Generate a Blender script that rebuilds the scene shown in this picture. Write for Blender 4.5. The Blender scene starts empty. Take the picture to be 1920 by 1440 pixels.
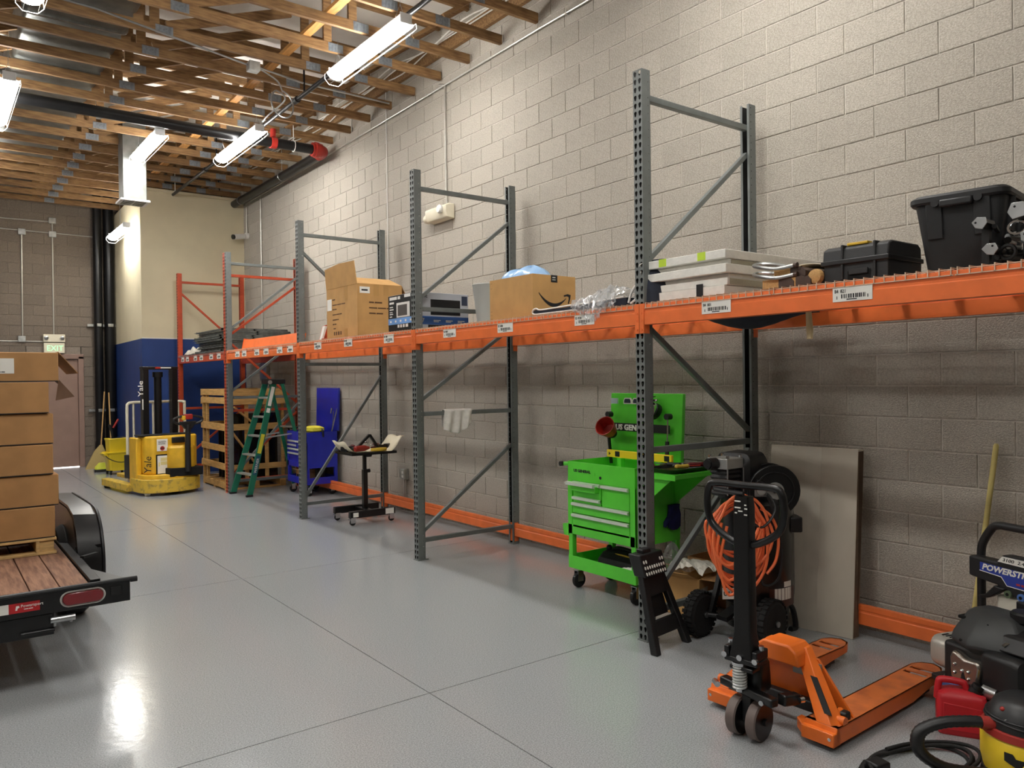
import bpy, bmesh, math, random
from mathutils import Vector, Matrix, Euler
random.seed(7)
SC = bpy.context.scene
COL = SC.collection
PI = math.pi

# ------------------------------------------------------------------ camera
cam_d = bpy.data.cameras.new('camera')
cam_d.sensor_fit = 'HORIZONTAL'; cam_d.sensor_width = 36.0
cam_d.lens = 36.0 * 1453.6 / 1920.0
cam_d.clip_start = 0.05; cam_d.clip_end = 200
cam = bpy.data.objects.new('camera', cam_d); COL.objects.link(cam)
CAMR = [[0.796723, 0.014763, -0.604164], [-0.604216, -0.00116, -0.79682], [-0.012464, 0.99989, 0.007995]]
cam.matrix_world = Matrix(((*CAMR[0], 0.0), (*CAMR[1], 0.0), (*CAMR[2], 1.7007), (0, 0, 0, 1)))
SC.camera = cam

# ------------------------------------------------------------------ world, exposure
SC.view_settings.view_transform = 'Standard'
SC.view_settings.look = 'None'
SC.view_settings.exposure = 1.02
SC.view_settings.gamma = 1.0
SC.view_settings.use_curve_mapping = False
w = bpy.data.worlds.new('world'); SC.world = w; w.use_nodes = True
w.node_tree.nodes['Background'].inputs[0].default_value = (0.75, 0.80, 0.85, 1)
w.node_tree.nodes['Background'].inputs[1].default_value = 0.02
LAMP = 30.0          # strength of the lit diffusers of the ceiling fixtures
LAMP_COL = (1.0, 0.98, 0.945)

# ------------------------------------------------------------------ helpers
def lin(c):
    def f(u):
        u /= 255.0
        return u / 12.92 if u <= 0.04045 else ((u + 0.055) / 1.055) ** 2.4
    return (f(c[0]), f(c[1]), f(c[2]), 1.0)

class MB:
    """collects shapes that become one mesh"""
    def __init__(s): s.v = []; s.f = []
    def add(s, vs, fs):
        n = len(s.v); s.v += [Vector(p) for p in vs]; s.f += [tuple(i + n for i in f) for f in fs]; return s
    def box(s, x0, x1, y0, y1, z0, z1, m=None):
        vs = [Vector((x, y, z)) for z in (z0, z1) for y in (y0, y1) for x in (x0, x1)]
        if m is not None: vs = [m @ v for v in vs]
        return s.add(vs, [(0, 2, 3, 1), (4, 5, 7, 6), (0, 1, 5, 4), (2, 6, 7, 3), (0, 4, 6, 2), (1, 3, 7, 5)])
    def cbox(s, c, d, m=None):
        mm = Matrix.Translation(c) @ (m.to_4x4() if m is not None else Matrix.Identity(4))
        return s.box(-d[0]/2, d[0]/2, -d[1]/2, d[1]/2, -d[2]/2, d[2]/2, mm)
    def bar(s, p, q, w, h, up=(0, 0, 1)):
        p = Vector(p); q = Vector(q); d = (q - p); L = d.length; d.normalize()
        u = Vector(up); r = d.cross(u)
        if r.length < 1e-4: r = d.cross(Vector((1, 0, 0)))
        r.normalize(); u = r.cross(d)
        m = Matrix((( *r, 0), (*d, 0), (*u, 0), (0, 0, 0, 1))).transposed(); m.translation = p
        return s.box(-w/2, w/2, 0, L, -h/2, h/2, m)
    def tube(s, pts, r, n=8, closed=False):
        pts = [Vector(p) for p in pts]; N = len(pts)
        rr = r if isinstance(r, (list, tuple)) else [r] * N
        vs = []; prev = None
        for i, p in enumerate(pts):
            a = pts[i-1] if (i > 0 or closed) else p
            b = pts[(i+1) % N] if (i < N-1 or closed) else p
            t = (b - a).normalized()
            if prev is None:
                u = t.cross(Vector((0, 0, 1)))
                if u.length < 1e-3: u = t.cross(Vector((1, 0, 0)))
            else:
                u = prev - t * prev.dot(t)
                if u.length < 1e-4: u = t.cross(Vector((0, 0, 1)))
            u.normalize(); prev = u; w_ = t.cross(u)
            vs += [p + (u * math.cos(2*PI*k/n) + w_ * math.sin(2*PI*k/n)) * rr[i] for k in range(n)]
        fs = []
        for i in range(N if closed else N-1):
            j = (i+1) % N
            for k in range(n):
                fs.append((i*n+k, i*n+(k+1) % n, j*n+(k+1) % n, j*n+k))
        if not closed:
            fs.append(tuple(range(n-1, -1, -1))); fs.append(tuple((N-1)*n+k for k in range(n)))
        return s.add(vs, fs)
    def cyl(s, p, q, r, r2=None, n=16): return s.tube([p, q], [r, r if r2 is None else r2], n)
    def lathe(s, prof, c=(0, 0, 0), axis='z', n=24, sx=1.0, sy=1.0):
        vs = []; c = Vector(c)
        for (r, h) in prof:
            for k in range(n):
                a = 2*PI*k/n; x = r*math.cos(a)*sx; y = r*math.sin(a)*sy
                vs.append(c + (Vector((x, y, h)) if axis == 'z' else Vector((h, x, y)) if axis == 'x' else Vector((y, h, x))))
        fs = []
        for i in range(len(prof)-1):
            for k in range(n):
                fs.append((i*n+k, i*n+(k+1) % n, (i+1)*n+(k+1) % n, (i+1)*n+k))
        fs.append(tuple(range(n-1, -1, -1))); fs.append(tuple((len(prof)-1)*n+k for k in range(n)))
        return s.add(vs, fs)
    def prism(s, poly, axis, a, b, m=None):
        def P(u, v, t):
            q = Vector((t, u, v)) if axis == 'x' else Vector((u, t, v)) if axis == 'y' else Vector((u, v, t))
            return m @ q if m is not None else q
        n = len(poly); vs = [P(u, v, a) for u, v in poly] + [P(u, v, b) for u, v in poly]
        fs = [tuple(range(n-1, -1, -1)), tuple(range(n, 2*n))] + [(i, (i+1) % n, n+(i+1) % n, n+i) for i in range(n)]
        return s.add(vs, fs)
    def loft(s, secs, cap=True):
        n = len(secs[0]); vs = [p for q in secs for p in q]; fs = []
        for i in range(len(secs)-1):
            for k in range(n): fs.append((i*n+k, i*n+(k+1) % n, (i+1)*n+(k+1) % n, (i+1)*n+k))
        if cap: fs.append(tuple(range(n-1, -1, -1))); fs.append(tuple((len(secs)-1)*n+k for k in range(n)))
        return s.add(vs, fs)
    def quad(s, a, b, c, d): return s.add([a, b, c, d], [(0, 1, 2, 3)])
    def grid(s, fn, nu, nv):
        vs = [fn(i/nu, j/nv) for j in range(nv+1) for i in range(nu+1)]
        fs = [(j*(nu+1)+i, j*(nu+1)+i+1, (j+1)*(nu+1)+i+1, (j+1)*(nu+1)+i) for j in range(nv) for i in range(nu)]
        return s.add(vs, fs)
    def ball(s, c, r, n=12, sz=1.0):
        return s.lathe([(max(1e-4, r*math.sin(PI*i/8)), -r*sz*math.cos(PI*i/8)) for i in range(9)], c, 'z', n)
    def xf(s, m): s.v = [m @ v for v in s.v]; return s
    def mesh(s, name, smooth=0.6):
        me = bpy.data.meshes.new(name); me.from_pydata([tuple(v) for v in s.v], [], s.f)
        bm = bmesh.new(); bm.from_mesh(me); bmesh.ops.recalc_face_normals(bm, faces=bm.faces); bm.to_mesh(me); bm.free()
        if smooth:
            for p in me.polygons: p.use_smooth = True
            me.set_sharp_from_angle(angle=smooth)
        me.update(); return me

def link(name, me, m=None, parent=None):
    o = bpy.data.objects.new(name, me); COL.objects.link(o)
    if m is not None:
        if len(me.materials) == 0: me.materials.append(m)
        else: o.material_slots[0].link = 'OBJECT'; o.material_slots[0].material = m
    if parent is not None: o.parent = parent
    return o
def put(name, mb, m, parent=None, bevel=0.0, smooth=0.6, seg=2):
    o = link(name, mb.mesh(name, smooth), m, parent)
    if bevel:
        b = o.modifiers.new('bevel', 'BEVEL'); b.width = bevel; b.segments = seg; b.limit_method = 'ANGLE'; b.angle_limit = 0.6
    return o
def solid(o, t, off=0.0):
    s = o.modifiers.new('solid', 'SOLIDIFY'); s.thickness = t; s.offset = off; return o
def tag(o, label, cat, group=None):
    o['label'] = label; o['category'] = cat
    if group: o['group'] = group
    return o
def thing(name, label, cat, loc=(0, 0, 0), rz=0.0, group=None):
    o = bpy.data.objects.new(name, None); COL.objects.link(o)
    o.empty_display_size = 0.1; o.location = loc; o.rotation_euler = (0, 0, rz)
    return tag(o, label, cat, group)
def structure(name, mb, m, parent=None, smooth=0):
    o = put(name, mb, m, parent, smooth=smooth)
    if parent is None: o['kind'] = 'structure'
    return o
def dup(o, parent=None, loc=None, rz=None, label=None):
    c = o.copy(); COL.objects.link(c); c.parent = parent
    if loc is not None: c.location = loc
    if rz is not None: c.rotation_euler = (0, 0, rz)
    if label: c['label'] = label
    for ch in list(o.children): dup(ch, c)
    return c
def arc(c, r, a0, a1, n, plane='xz'):
    out = []
    for i in range(n+1):
        a = a0 + (a1-a0)*i/n; u = r*math.cos(a); v = r*math.sin(a)
        out.append((c[0]+u, c[1], c[2]+v) if plane == 'xz' else (c[0]+u, c[1]+v, c[2]) if plane == 'xy' else (c[0], c[1]+u, c[2]+v))
    return out
def spline(pts, n=6, closed=False):
    P = [Vector(p) for p in pts]; N = len(P); out = []
    for i in range(N if closed else N-1):
        a = P[i-1] if (i > 0 or closed) else P[0]; b = P[i]; c = P[(i+1) % N]; d = P[(i+2) % N] if (closed or i+2 < N) else P[-1]
        for k in range(n):
            t = k/n
            out.append(0.5*((2*b)+(c-a)*t+(2*a-5*b+4*c-d)*t*t+(3*b-a-3*c+d)*t**3))
    if not closed: out.append(P[-1])
    return out
def rrect(w, d, r, n=4, cx=0, cy=0):
    out = []
    for (sx, sy, a0) in ((1, 1, 0), (-1, 1, PI/2), (-1, -1, PI), (1, -1, 1.5*PI)):
        for k in range(n+1):
            a = a0 + PI/2*k/n
            out.append((cx+sx*(w/2-r)+r*math.cos(a), cy+sy*(d/2-r)+r*math.sin(a)))
    return out
_fonts = {}
def text(s, size, m, parent, origin, xd, yd, name='lettering', ext=0.0008, align='LEFT', shear=0.0, sx=1.0, bold=0.0):
    """flat lettering lying in the plane of xd, yd; becomes a mesh"""
    cu = bpy.data.curves.new('txt', 'FONT'); cu.body = s; cu.size = size; cu.extrude = ext; cu.align_x = align; cu.shear = shear; cu.offset = bold
    cu.resolution_u = 2
    t = bpy.data.objects.new('txt', cu); COL.objects.link(t)
    bpy.context.view_layer.update()
    me = bpy.data.meshes.new_from_object(t.evaluated_get(bpy.context.evaluated_depsgraph_get()))
    bpy.data.objects.remove(t); bpy.data.curves.remove(cu)
    X = Vector(xd).normalized(); Y = Vector(yd).normalized(); Zv = X.cross(Y)
    mm = Matrix(((*(X*sx), 0), (*Y, 0), (*Zv, 0), (0, 0, 0, 1))).transposed(); mm.translation = Vector(origin) + Zv*ext
    me.transform(mm); me.materials.clear()
    return link(name, me, m, parent)

# ------------------------------------------------------------------ materials
def mat(name, c, rough=0.5, metal=0.0, var=0.06, scale=6.0, bump=0.0, bscale=60.0, coat=0.0, spec=0.5, c2=None, stretch=None, lo=0.35, hi=0.65, trans=0.0, alpha=1.0, rand=0.0, island=False):
    m = bpy.data.materials.new(name); m.use_nodes = True; nt = m.node_tree; N = nt.nodes; L = nt.links
    b = N['Principled BSDF']; col = lin(c)
    tc = N.new('ShaderNodeTexCoord'); src = tc.outputs['Object']
    if stretch:
        mp = N.new('ShaderNodeMapping'); mp.inputs['Scale'].default_value = stretch; L.new(src, mp.inputs[0]); src = mp.outputs[0]
    nz = N.new('ShaderNodeTexNoise'); nz.inputs['Scale'].default_value = scale; nz.inputs['Detail'].default_value = 5; L.new(src, nz.inputs['Vector'])
    rp = N.new('ShaderNodeValToRGB'); L.new(nz.outputs['Fac'], rp.inputs[0])
    d = lin(c2) if c2 else tuple(max(0.0, u*(1-var*2)) for u in col[:3]) + (1,)
    e = col if c2 else tuple(min(1.0, u*(1+var)) for u in col[:3]) + (1,)
    rp.color_ramp.elements[0].position = lo; rp.color_ramp.elements[0].color = d
    rp.color_ramp.elements[1].position = hi; rp.color_ramp.elements[1].color = e
    out = rp.outputs[0]
    if rand:
        oi = N.new('ShaderNodeObjectInfo'); r_ = oi.outputs['Random']
        if island:
            ge = N.new('ShaderNodeNewGeometry'); ad = N.new('ShaderNodeMath'); ad.operation = 'ADD'
            L.new(r_, ad.inputs[0]); L.new(ge.outputs['Random Per Island'], ad.inputs[1])
            fr = N.new('ShaderNodeMath'); fr.operation = 'FRACT'; L.new(ad.outputs[0], fr.inputs[0]); r_ = fr.outputs[0]
        mr = N.new('ShaderNodeMapRange'); mr.inputs['To Min'].default_value = 1-rand; mr.inputs['To Max'].default_value = 1+rand; L.new(r_, mr.inputs['Value'])
        hs = N.new('ShaderNodeHueSaturation'); L.new(out, hs.inputs['Color']); L.new(mr.outputs[0], hs.inputs['Value']); out = hs.outputs[0]
    L.new(out, b.inputs['Base Color'])
    b.inputs['Roughness'].default_value = rough; b.inputs['Metallic'].default_value = metal
    b.inputs['Coat Weight'].default_value = coat; b.inputs['Specular IOR Level'].default_value = spec
    if trans: b.inputs['Transmission Weight'].default_value = trans
    if alpha < 1: b.inputs['Alpha'].default_value = alpha
    if bump:
        n2 = N.new('ShaderNodeTexNoise'); n2.inputs['Scale'].default_value = bscale; n2.inputs['Detail'].default_value = 6; L.new(src, n2.inputs['Vector'])
        bp = N.new('ShaderNodeBump'); bp.inputs['Strength'].default_value = bump; bp.inputs['Distance'].default_value = 0.01
        L.new(n2.outputs['Fac'], bp.inputs['Height']); L.new(bp.outputs[0], b.inputs['Normal'])
    return m
def emit(name, c, s):
    m = bpy.data.materials.new(name); m.use_nodes = True; b = m.node_tree.nodes['Principled BSDF']
    b.inputs['Base Color'].default_value = (0.8, 0.8, 0.8, 1); b.inputs['Emission Color'].default_value = (*c, 1); b.inputs['Emission Strength'].default_value = s
    return m
# ------------------------------------------------------------------ materials used widely
M_block = mat('concrete_block', (184, 177, 165), 0.92, var=0.10, scale=90, bump=0.6, bscale=120, c2=(160, 153, 141), rand=0.05, island=True)
M_block_dim = mat('concrete_block_dimmed', (128, 116, 103), 0.92, var=0.1, scale=60, bump=0.4, bscale=120, c2=(112, 101, 90), rand=0.06, island=True)  # weak light on the back wall put into the colour; also dims side-wall bounce
M_mortar = mat('mortar', (206, 200, 189), 0.95, var=0.08, scale=30, bump=0.3)
M_mortar_dim = mat('mortar_dimmed', (140, 129, 117), 0.95, var=0.08, scale=30, bump=0.3)  # darkened like the back wall blocks to paint in the weaker light
M_floor = mat('epoxy_floor', (172, 175, 177), 0.16, var=0.05, scale=150, bump=0.06, bscale=22, c2=(134, 137, 139), spec=0.6)
M_joint = mat('floor_joint', (48, 48, 46), 0.9)
M_beige = mat('beige_paint', (216, 204, 172), 0.75, var=0.02, scale=3)
M_blue = mat('blue_paint', (26, 58, 120), 0.55, var=0.05, scale=3)
M_white = mat('white_paint', (228, 226, 220), 0.5, var=0.03)
M_wood = mat('truss_timber', (150, 116, 74), 0.7, var=0.12, scale=5, c2=(112, 80, 48), stretch=(1.2, 9, 9), rand=0.10)
M_plate = mat('nail_plate', (150, 158, 165), 0.4, 0.7, var=0.1, scale=40)
M_deck = mat('roof_insulation', (236, 232, 224), 0.85, var=0.05, scale=1.5)
M_galv = mat('galvanised', (190, 192, 188), 0.33, 0.85, var=0.10, scale=14)
M_pipe_black = mat('black_pipe', (26, 26, 27), 0.35, 0.3, var=0.1)
M_black = mat('black_plastic', (24, 24, 25), 0.45, var=0.1)
M_blacks = mat('black_satin', (15, 15, 16), 0.3, var=0.1)
M_rubber = mat('rubber', (20, 20, 20), 0.8, var=0.15, scale=30)
M_red = mat('red_paint', (165, 40, 30), 0.4, var=0.08)
M_steel = mat('steel', (170, 172, 172), 0.3, 0.9, var=0.08)
M_chrome = mat('chrome', (215, 217, 220), 0.12, 1.0, var=0.03)
M_gray = mat('rack_gray', (112, 117, 115), 0.42, 0.1, var=0.05, scale=12)
M_orange = mat('rack_orange', (238, 118, 58), 0.38, var=0.04, scale=9)
M_rust = mat('rack_red_orange', (196, 78, 44), 0.42, var=0.07, scale=9)
M_dark = mat('dark_void', (8, 8, 8), 0.9)
M_paper = mat('paper', (236, 234, 226), 0.7, var=0.02)
M_ink = mat('ink', (25, 25, 26), 0.7, var=0.02)
M_card = mat('cardboard', (196, 152, 94), 0.85, var=0.04, scale=8)
M_card2 = mat('cardboard_brown', (176, 132, 84), 0.85, var=0.05, scale=8)
M_duct = mat('duct_metal', (132, 134, 130), 0.36, 0.85, var=0.12, scale=7)

XW = 4.982; YB = 17.9; YJ = 15.10; XJ = 3.128; XL = -7.5; YF = -4.4; ZC = 6.0
S8 = 0.2032; Y0W = 1.7949; Z0W = 1.619

# floor: slabs divided by saw-cut joints
fl = structure('floor', MB().box(XL-.2, XW+.2, YF-.2, YB+.2, -0.12, -0.05), M_joint)
xs_ = [XL-.2, 2.155, XW+.15]; ys_ = [YF-.2, 0.52, 3.615, 6.72, 9.82, 12.92, 16.02, YB+.2]
for i in range(2):
    for j in range(len(ys_)-1):
        put('slab', MB().box(xs_[i]+.003, xs_[i+1]-.003, ys_[j]+.003, ys_[j+1]-.003, -0.06, 0.0), M_floor, fl, smooth=0)

# right wall of concrete blocks
wr = structure('wall_right', MB().box(XW+.004, XW+.2, YF-.2, YB+.2, -0.1, ZC), M_mortar)
def project(p):
    q = cam.matrix_world.inverted() @ Vector(p)
    if q.z > -0.2: return None
    return (960 + 1453.6*q.x/-q.z, 720 - 1453.6*q.y/-q.z, -q.z)
def block_mesh(me_name, L, H, D, axis):
    mb = MB(); b = 0.003
    def ring(l, h, d):
        pts = [(-l/2, -h/2), (l/2, -h/2), (l/2, h/2), (-l/2, h/2)]
        return [Vector((d, u, v)) if axis == 'x' else Vector((u, d, v)) for u, v in pts]
    mb.loft([ring(L, H, 0), ring(L, H, -D+b), ring(L-2*b, H-2*b, -D)])
    return mb
bl = []
for n in range(-8, 23):
    y = Y0W + (n % 2)*S8 - 2*S8*2
    while y < YJ:
        bl.append((y, min(y+2*S8, YJ+0.02), Z0W + n*S8)); y += 2*S8
vis = []
for k, (a, b, z) in enumerate(bl):
    q = project((XW, (a+b)/2, z+S8/2))
    if q and -60 < q[0] < 1980 and -60 < q[1] < 1500: vis.append((-(q[2]**3)*1.0/ max(0.2, XW), k))
vis.sort(reverse=True); near = set(k for _, k in vis[:296])
J = 0.008
bm_full = block_mesh('block', 2*S8-J, S8-J, 0.009, 'x').mesh('block', 0)
far = MB()
for k, (a, b, z) in enumerate(bl):
    d = random.uniform(-.0018, .0018)
    c = Vector((XW+.006+d, (a+b)/2, z+S8/2))
    if k in near and abs(b-a-2*S8) < .01:
        o = link('block', bm_full, M_block, wr); o.location = c
    else:
        far.add([v + c for v in block_mesh('', b-a-J, S8-J, 0.009, 'x').v], block_mesh('', 1, 1, 1, 'x').f)
o = structure('far_blocks', far, M_block, wr); o['kind'] = 'stuff'

# back wall with the door, its weaker light painted in as darker blocks
DX0, DX1, DH = 1.66, 2.50, 2.19
wb = structure('wall_back', MB().box(XL-.2, DX0-.05, YB+.004, YB+.2, -.1, ZC).box(DX1+.05, XW+.2, YB+.004, YB+.2, -.1, ZC).box(DX0-.06, DX1+.06, YB+.004, YB+.2, DH+.05, ZC), M_mortar_dim)
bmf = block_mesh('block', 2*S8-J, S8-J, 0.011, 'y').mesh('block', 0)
for n in range(0, 27):
    x = 0.31 + (n % 2)*S8
    while x < 3.4:
        a, b = x, x+2*S8; z0 = n*S8; x += 2*S8
        if z0 < DH+.06 and b > DX0-.06 and a < DX1+.06:
            if a < DX0-.16: b = DX0-.06
            elif b > DX1+.16: a = DX1+.06
            else: continue
            o = put('block', block_mesh('block', b-a-J, S8-J, 0.011, 'y'), M_block_dim, wb, smooth=0)
        else: o = link('block', bmf, M_block_dim, wb)
        o.location = ((a+b)/2, YB+.006+random.uniform(-.002, .002), z0+S8/2)

# steel door, mauve brown
M_door = mat('door_paint', (150, 122, 108), 0.55, var=0.04, scale=4)
dr = structure('door_1', MB().box(DX0, DX1, YB+.03, YB+.075, .012, DH), M_door)
put('door_frame', MB().box(DX0-.055, DX0-.002, YB-.03, YB+.1, 0, DH+.055).box(DX1+.002, DX1+.10, YB-.03, YB+.1, 0, DH+.055).box(DX0-.055, DX1+.10, YB-.03, YB+.1, DH+.003, DH+.10), M_door, dr, bevel=.006, smooth=0)
put('door_handle', MB().cyl((DX0+.07, YB+.03, 1.0), (DX0+.07, YB-.03, 1.0), .012).bar((DX0+.07, YB-.03, 1.0), (DX0+.18, YB-.03, 1.0), .018, .018), M_steel, dr)
put('sill_gap', MB().box(DX0, DX1, YB+.028, YB+.09, 0.0005, .011), emit('daylight_gap', (1, 1, 1), 2.5), dr, smooth=0)

# corner enclosure: painted walls that stand in front of the back wall
HB = 2.49; HT = 5.16
wc = structure('wall_corner_front', MB().box(XJ, XW, YJ, YJ+.12, 0, HT), M_beige)
put('wainscot', MB().box(XJ-.001, XW, YJ-.002, YJ+.002, 0.0, HB), M_blue, wc, smooth=0)
put('paint_edge', MB().box(XJ-.0015, XW, YJ-.003, YJ+.002, HB, HB+.018), M_white, wc, smooth=0)
wl = structure('wall_corner_left', MB().add([(XJ, YJ+.12, 0), (XJ+.12, YJ+.12, 0), (XJ+.2, YB, 0), (XJ+.06, YB, 0), (XJ, YJ+.12, HT), (XJ+.12, YJ+.12, HT), (XJ+.2, YB, HT), (XJ+.06, YB, HT)], [(0, 1, 2, 3), (4, 5, 6, 7), (0, 3, 7, 4), (1, 2, 6, 5), (0, 1, 5, 4), (3, 2, 6, 7)]), M_beige)
put('wainscot', MB().add([(XJ-.004, YJ-.003, 0), (XJ-.004, YJ+.13, 0), (XJ+.056, YB, 0), (XJ+.07, YB, 0), (XJ+.01, YJ, 0), (XJ-.004, YJ-.003, HB), (XJ-.004, YJ+.13, HB), (XJ+.056, YB, HB), (XJ+.07, YB, HB), (XJ+.01, YJ, HB)], [(0, 1, 2, 3, 4), (5, 6, 7, 8, 9), (0, 1, 6, 5), (1, 2, 7, 6), (2, 3, 8, 7), (3, 4, 9, 8), (4, 0, 5, 9)]), M_blue, wl, smooth=0)
structure('trim_1', MB().box(XJ-.02, XW, YJ-.02, YJ+.16, HT, HT+.05), M_beige)

# the sides of the room the photograph looks away from
structure('wall_left', MB().box(XL-.2, XL, YF-.2, YB+.2, -.1, ZC), M_block_dim)
structure('wall_front', MB().box(XL-.2, XW+.2, YF-.2, YF, -.1, ZC), M_block_dim)
structure('ceiling', MB().box(XL-.2, XW+.2, YF-.2, YB+.2, ZC, ZC+.12), M_deck)

# ------------------------------------------------------------------ roof trusses
ZB = 5.25
def truss():
    t = thing('roof_truss', 'open-web timber roof truss with steel nail plates spanning the ceiling', 'truss', (0, 0, 0), 0, 'roof trusses')
    put('bottom_chord', MB().box(XL, 4.95, 0, .042, ZB, ZB+.098), M_wood, t, smooth=0)
    put('top_chord', MB().box(XL, 4.95, 0, .042, ZC-.16, ZC-.06), M_wood, t, smooth=0)
    nodes = [-6.0, -4.4, -2.8, -1.2, .40, 2.01, 3.61, 4.21]
    for i, x in enumerate(nodes):
        pl = MB().box(x-.085, x+.085, -.002, .044, ZB+.004, ZB+.094)
        for k in range(5): pl.box(x-.075+k*.034, x-.058+k*.034, -.005, .046, ZB+.006, ZB+.092)
        put('nail_plate', pl, M_plate, t, smooth=0)
        if i < 7:
            put('web', MB().box(x-.135, x-.045, .003, .039, ZB+.098, ZC-.16), M_wood, t, smooth=0)
            if x == 2.01: put('web', MB().box(x-.285, x-.195, .003, .039, ZB+.098, ZC-.16), M_wood, t, smooth=0)
        if i < 6: put('web', MB().bar((x+.03, .021, ZB+.10), (x+1.34, .021, ZC-.15), .036, .10, (0, 0, 1)), M_wood, t, smooth=0)
    put('web', MB().bar((4.21, .021, ZB+.1), (4.9, .021, ZC-.14), .036, .085, (0, 1, 0)), M_wood, t, smooth=0)
    return t
ORD = ['first', 'second', 'third', 'fourth', 'fifth', 'sixth', 'seventh', 'eighth', 'ninth', 'tenth', 'eleventh', 'twelfth', 'thirteenth', 'fourteenth', 'fifteenth', 'sixteenth', 'seventeenth', 'eighteenth', 'nineteenth', 'twentieth']
def tlab(k): return 'timber roof truss, ' + (ORD[k] + ' whose end meets the block wall, counted from the near end' if k >= 0 else ORD[-k-1] + ' one hidden above the top edge of the picture')
t0 = truss(); t0.location = (0, 6.06-.042, 0); t0['label'] = tlab(0)
for k in list(range(-4, 0)) + list(range(1, 20)):
    y = 6.06-.042+.61*k
    if y < YB-.06: dup(t0, None, (0, y, 0), label=tlab(k))
br = thing('lateral_brace', 'pale orange board laid lengthwise over the bottom chords of the trusses', 'brace', (3.28, 6.0, ZB+.10))
put('board', MB().box(-.045, .045, -2.4, 9.0, 0, .038), mat('pale_timber', (206, 150, 84), .7, var=.1, scale=5, stretch=(9, 1, 9)), br, smooth=0)
le = thing('ledger_board', 'long brown ledger board bolted to the block wall behind the truss ends', 'board', (XW-.035, 6, 5.62))
put('plank', MB().box(-.02, .025, -10, 9, -.09, .09), M_wood, le, smooth=0)
# ------------------------------------------------------------------ lit ceiling fixtures
M_lit = emit('lit_diffuser', LAMP_COL, LAMP)
M_house = mat('white_enamel', (225, 226, 226), 0.35, var=0.02)
M_wire = mat('white_wire', (215, 215, 212), 0.4, var=0.02)
def fixture(x, y, z, L, label, tilt=0.0, cords=True, top=5.30):
    t = thing('strip_light', label, 'light', (x, y, z), 0, 'hanging strip lights')
    h = MB().prism([(-.06, .0), (-.045, .07), (.045, .07), (.06, .0)], 'y', -L/2, L/2)
    put('housing', h, M_house, t, bevel=.004, smooth=0)
    put('diffuser', MB().prism([(-.10, .004), (-.095, -.015), (-.06, -.05), (-.02, -.062), (.02, -.062), (.06, -.05), (.095, -.015), (.10, .004)], 'y', -L/2+.03, L/2-.03), M_lit, t)
    put('end_cap', MB().box(-.062, .062, -L/2-.012, -L/2, -.02, .075), M_house, t, bevel=.004)
    put('end_cap', MB().box(-.062, .062, L/2, L/2+.012, -.02, .075), M_house, t, bevel=.004)
    g = MB(); hexa = [(-.10, .0), (-.105, -.05), (-.055, -.105), (.055, -.105), (.105, -.05), (.10, .0)]
    for yy in (-L/2-.02, L/2+.02): g.tube([(a, yy, b) for a, b in hexa], .004, 5)
    for a, b in hexa: g.tube([(a, -L/2-.02, b), (a, L/2+.02, b)], .0025, 4)
    put('wire_guard', g, M_wire, t)
    if cords:
        for yy in (-L/2+.1, L/2-.1):
            put('hanger_wire', MB().tube([(-.05, yy, .07), (0, yy, .2), (0, yy, top-z+.04)], .002, 4).tube([(.05, yy, .07), (0, yy, .2)], .002, 4), M_steel, t)
    return t
fixture(3.59, 7.07, 5.0, 1.56, 'lit strip light nearest the block wall, hanging over the middle rack bays')
fixture(3.56, 10.95, 5.0, 1.66, 'lit strip light in front of the black pipe junction with red coupling')
fixture(2.53, 11.65, 4.98, 1.36, 'lit strip light shining on the square galvanised duct drop')
f4 = fixture(2.93, 15.9, 4.50, 1.3, 'short lit strip light hung low by the black wall pipes in the far corner', cords=False)
put('hanger_wire', MB().tube([(0, -.11, .07), (0, -.11, .80)], .004, 5), M_steel, f4)
fixture(.77, 10.65, 4.95, 1.7, 'lit strip light cut by the left edge of the picture')
fixture(.76, 6.87, 4.95, 1.6, 'lit strip light with chevron end at the top left corner of the picture')
fixture(.77, 14.5, 4.95, 1.7, 'farthest lit strip light of the left row, beyond the left edge of the picture')
fixture(3.59, 3.1, 5.0, 1.56, 'lit strip light above the near rack bay, out of the picture')
fixture(.77, 3.0, 4.95, 1.6, 'lit strip light over the trailer end, out of the picture')
#fixture(3.59, -0.8, 5.0, 1.56, 'lit strip light behind the camera beside the block wall')
fixture(.77, -0.8, 4.95, 1.6, 'lit strip light behind the camera in the middle of the room')
fixture(-4.6, 3.0, 4.95, 1.6, 'lit strip light of the far left row, near end')
fixture(-4.6, 6.9, 4.95, 1.6, 'lit strip light of the far left row, middle')
fixture(-4.6, 10.7, 4.95, 1.6, 'lit strip light of the far left row, far end')

# ------------------------------------------------------------------ sprinkler pipes, ducts, conduit
p = thing('sprinkler_main', 'thick black sprinkler main crossing under the trusses to a red coupling', 'pipe', (0, 10.87, 5.1))
put('pipe', MB().cyl((-3.5, 0, 0), (4.62, 0, 0), .07, n=20), M_pipe_black, p)
put('coupling', MB().cyl((4.60, 0, 0), (4.74, 0, 0), .10, n=20).cyl((4.64, 0, 0), (4.69, 0, 0), .115, n=20), M_red, p)
put('elbow', MB().tube(spline([(4.70, 0, 0), (4.77, .02, 0), (4.80, .12, 0), (4.80, .22, 0)], 5), .085, 16), M_red, p)
put('tee_clamp', MB().cyl((3.98, 0, 0), (4.06, 0, 0), .085, n=18).cyl((4.02, 0, .05), (4.02, 0, .19), .04, n=12), M_red, p)
put('hanger', MB().tube([(4.32, 0, .3)] + arc((4.32, 0, 0), .078, PI/2, 2.5*PI, 14, 'yz'), .006, 5), M_white, p)
p2 = thing('wall_pipe', 'thick black pipe running along the block wall with a red cap at its end', 'pipe', (4.80, 11.1, 5.1))
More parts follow.
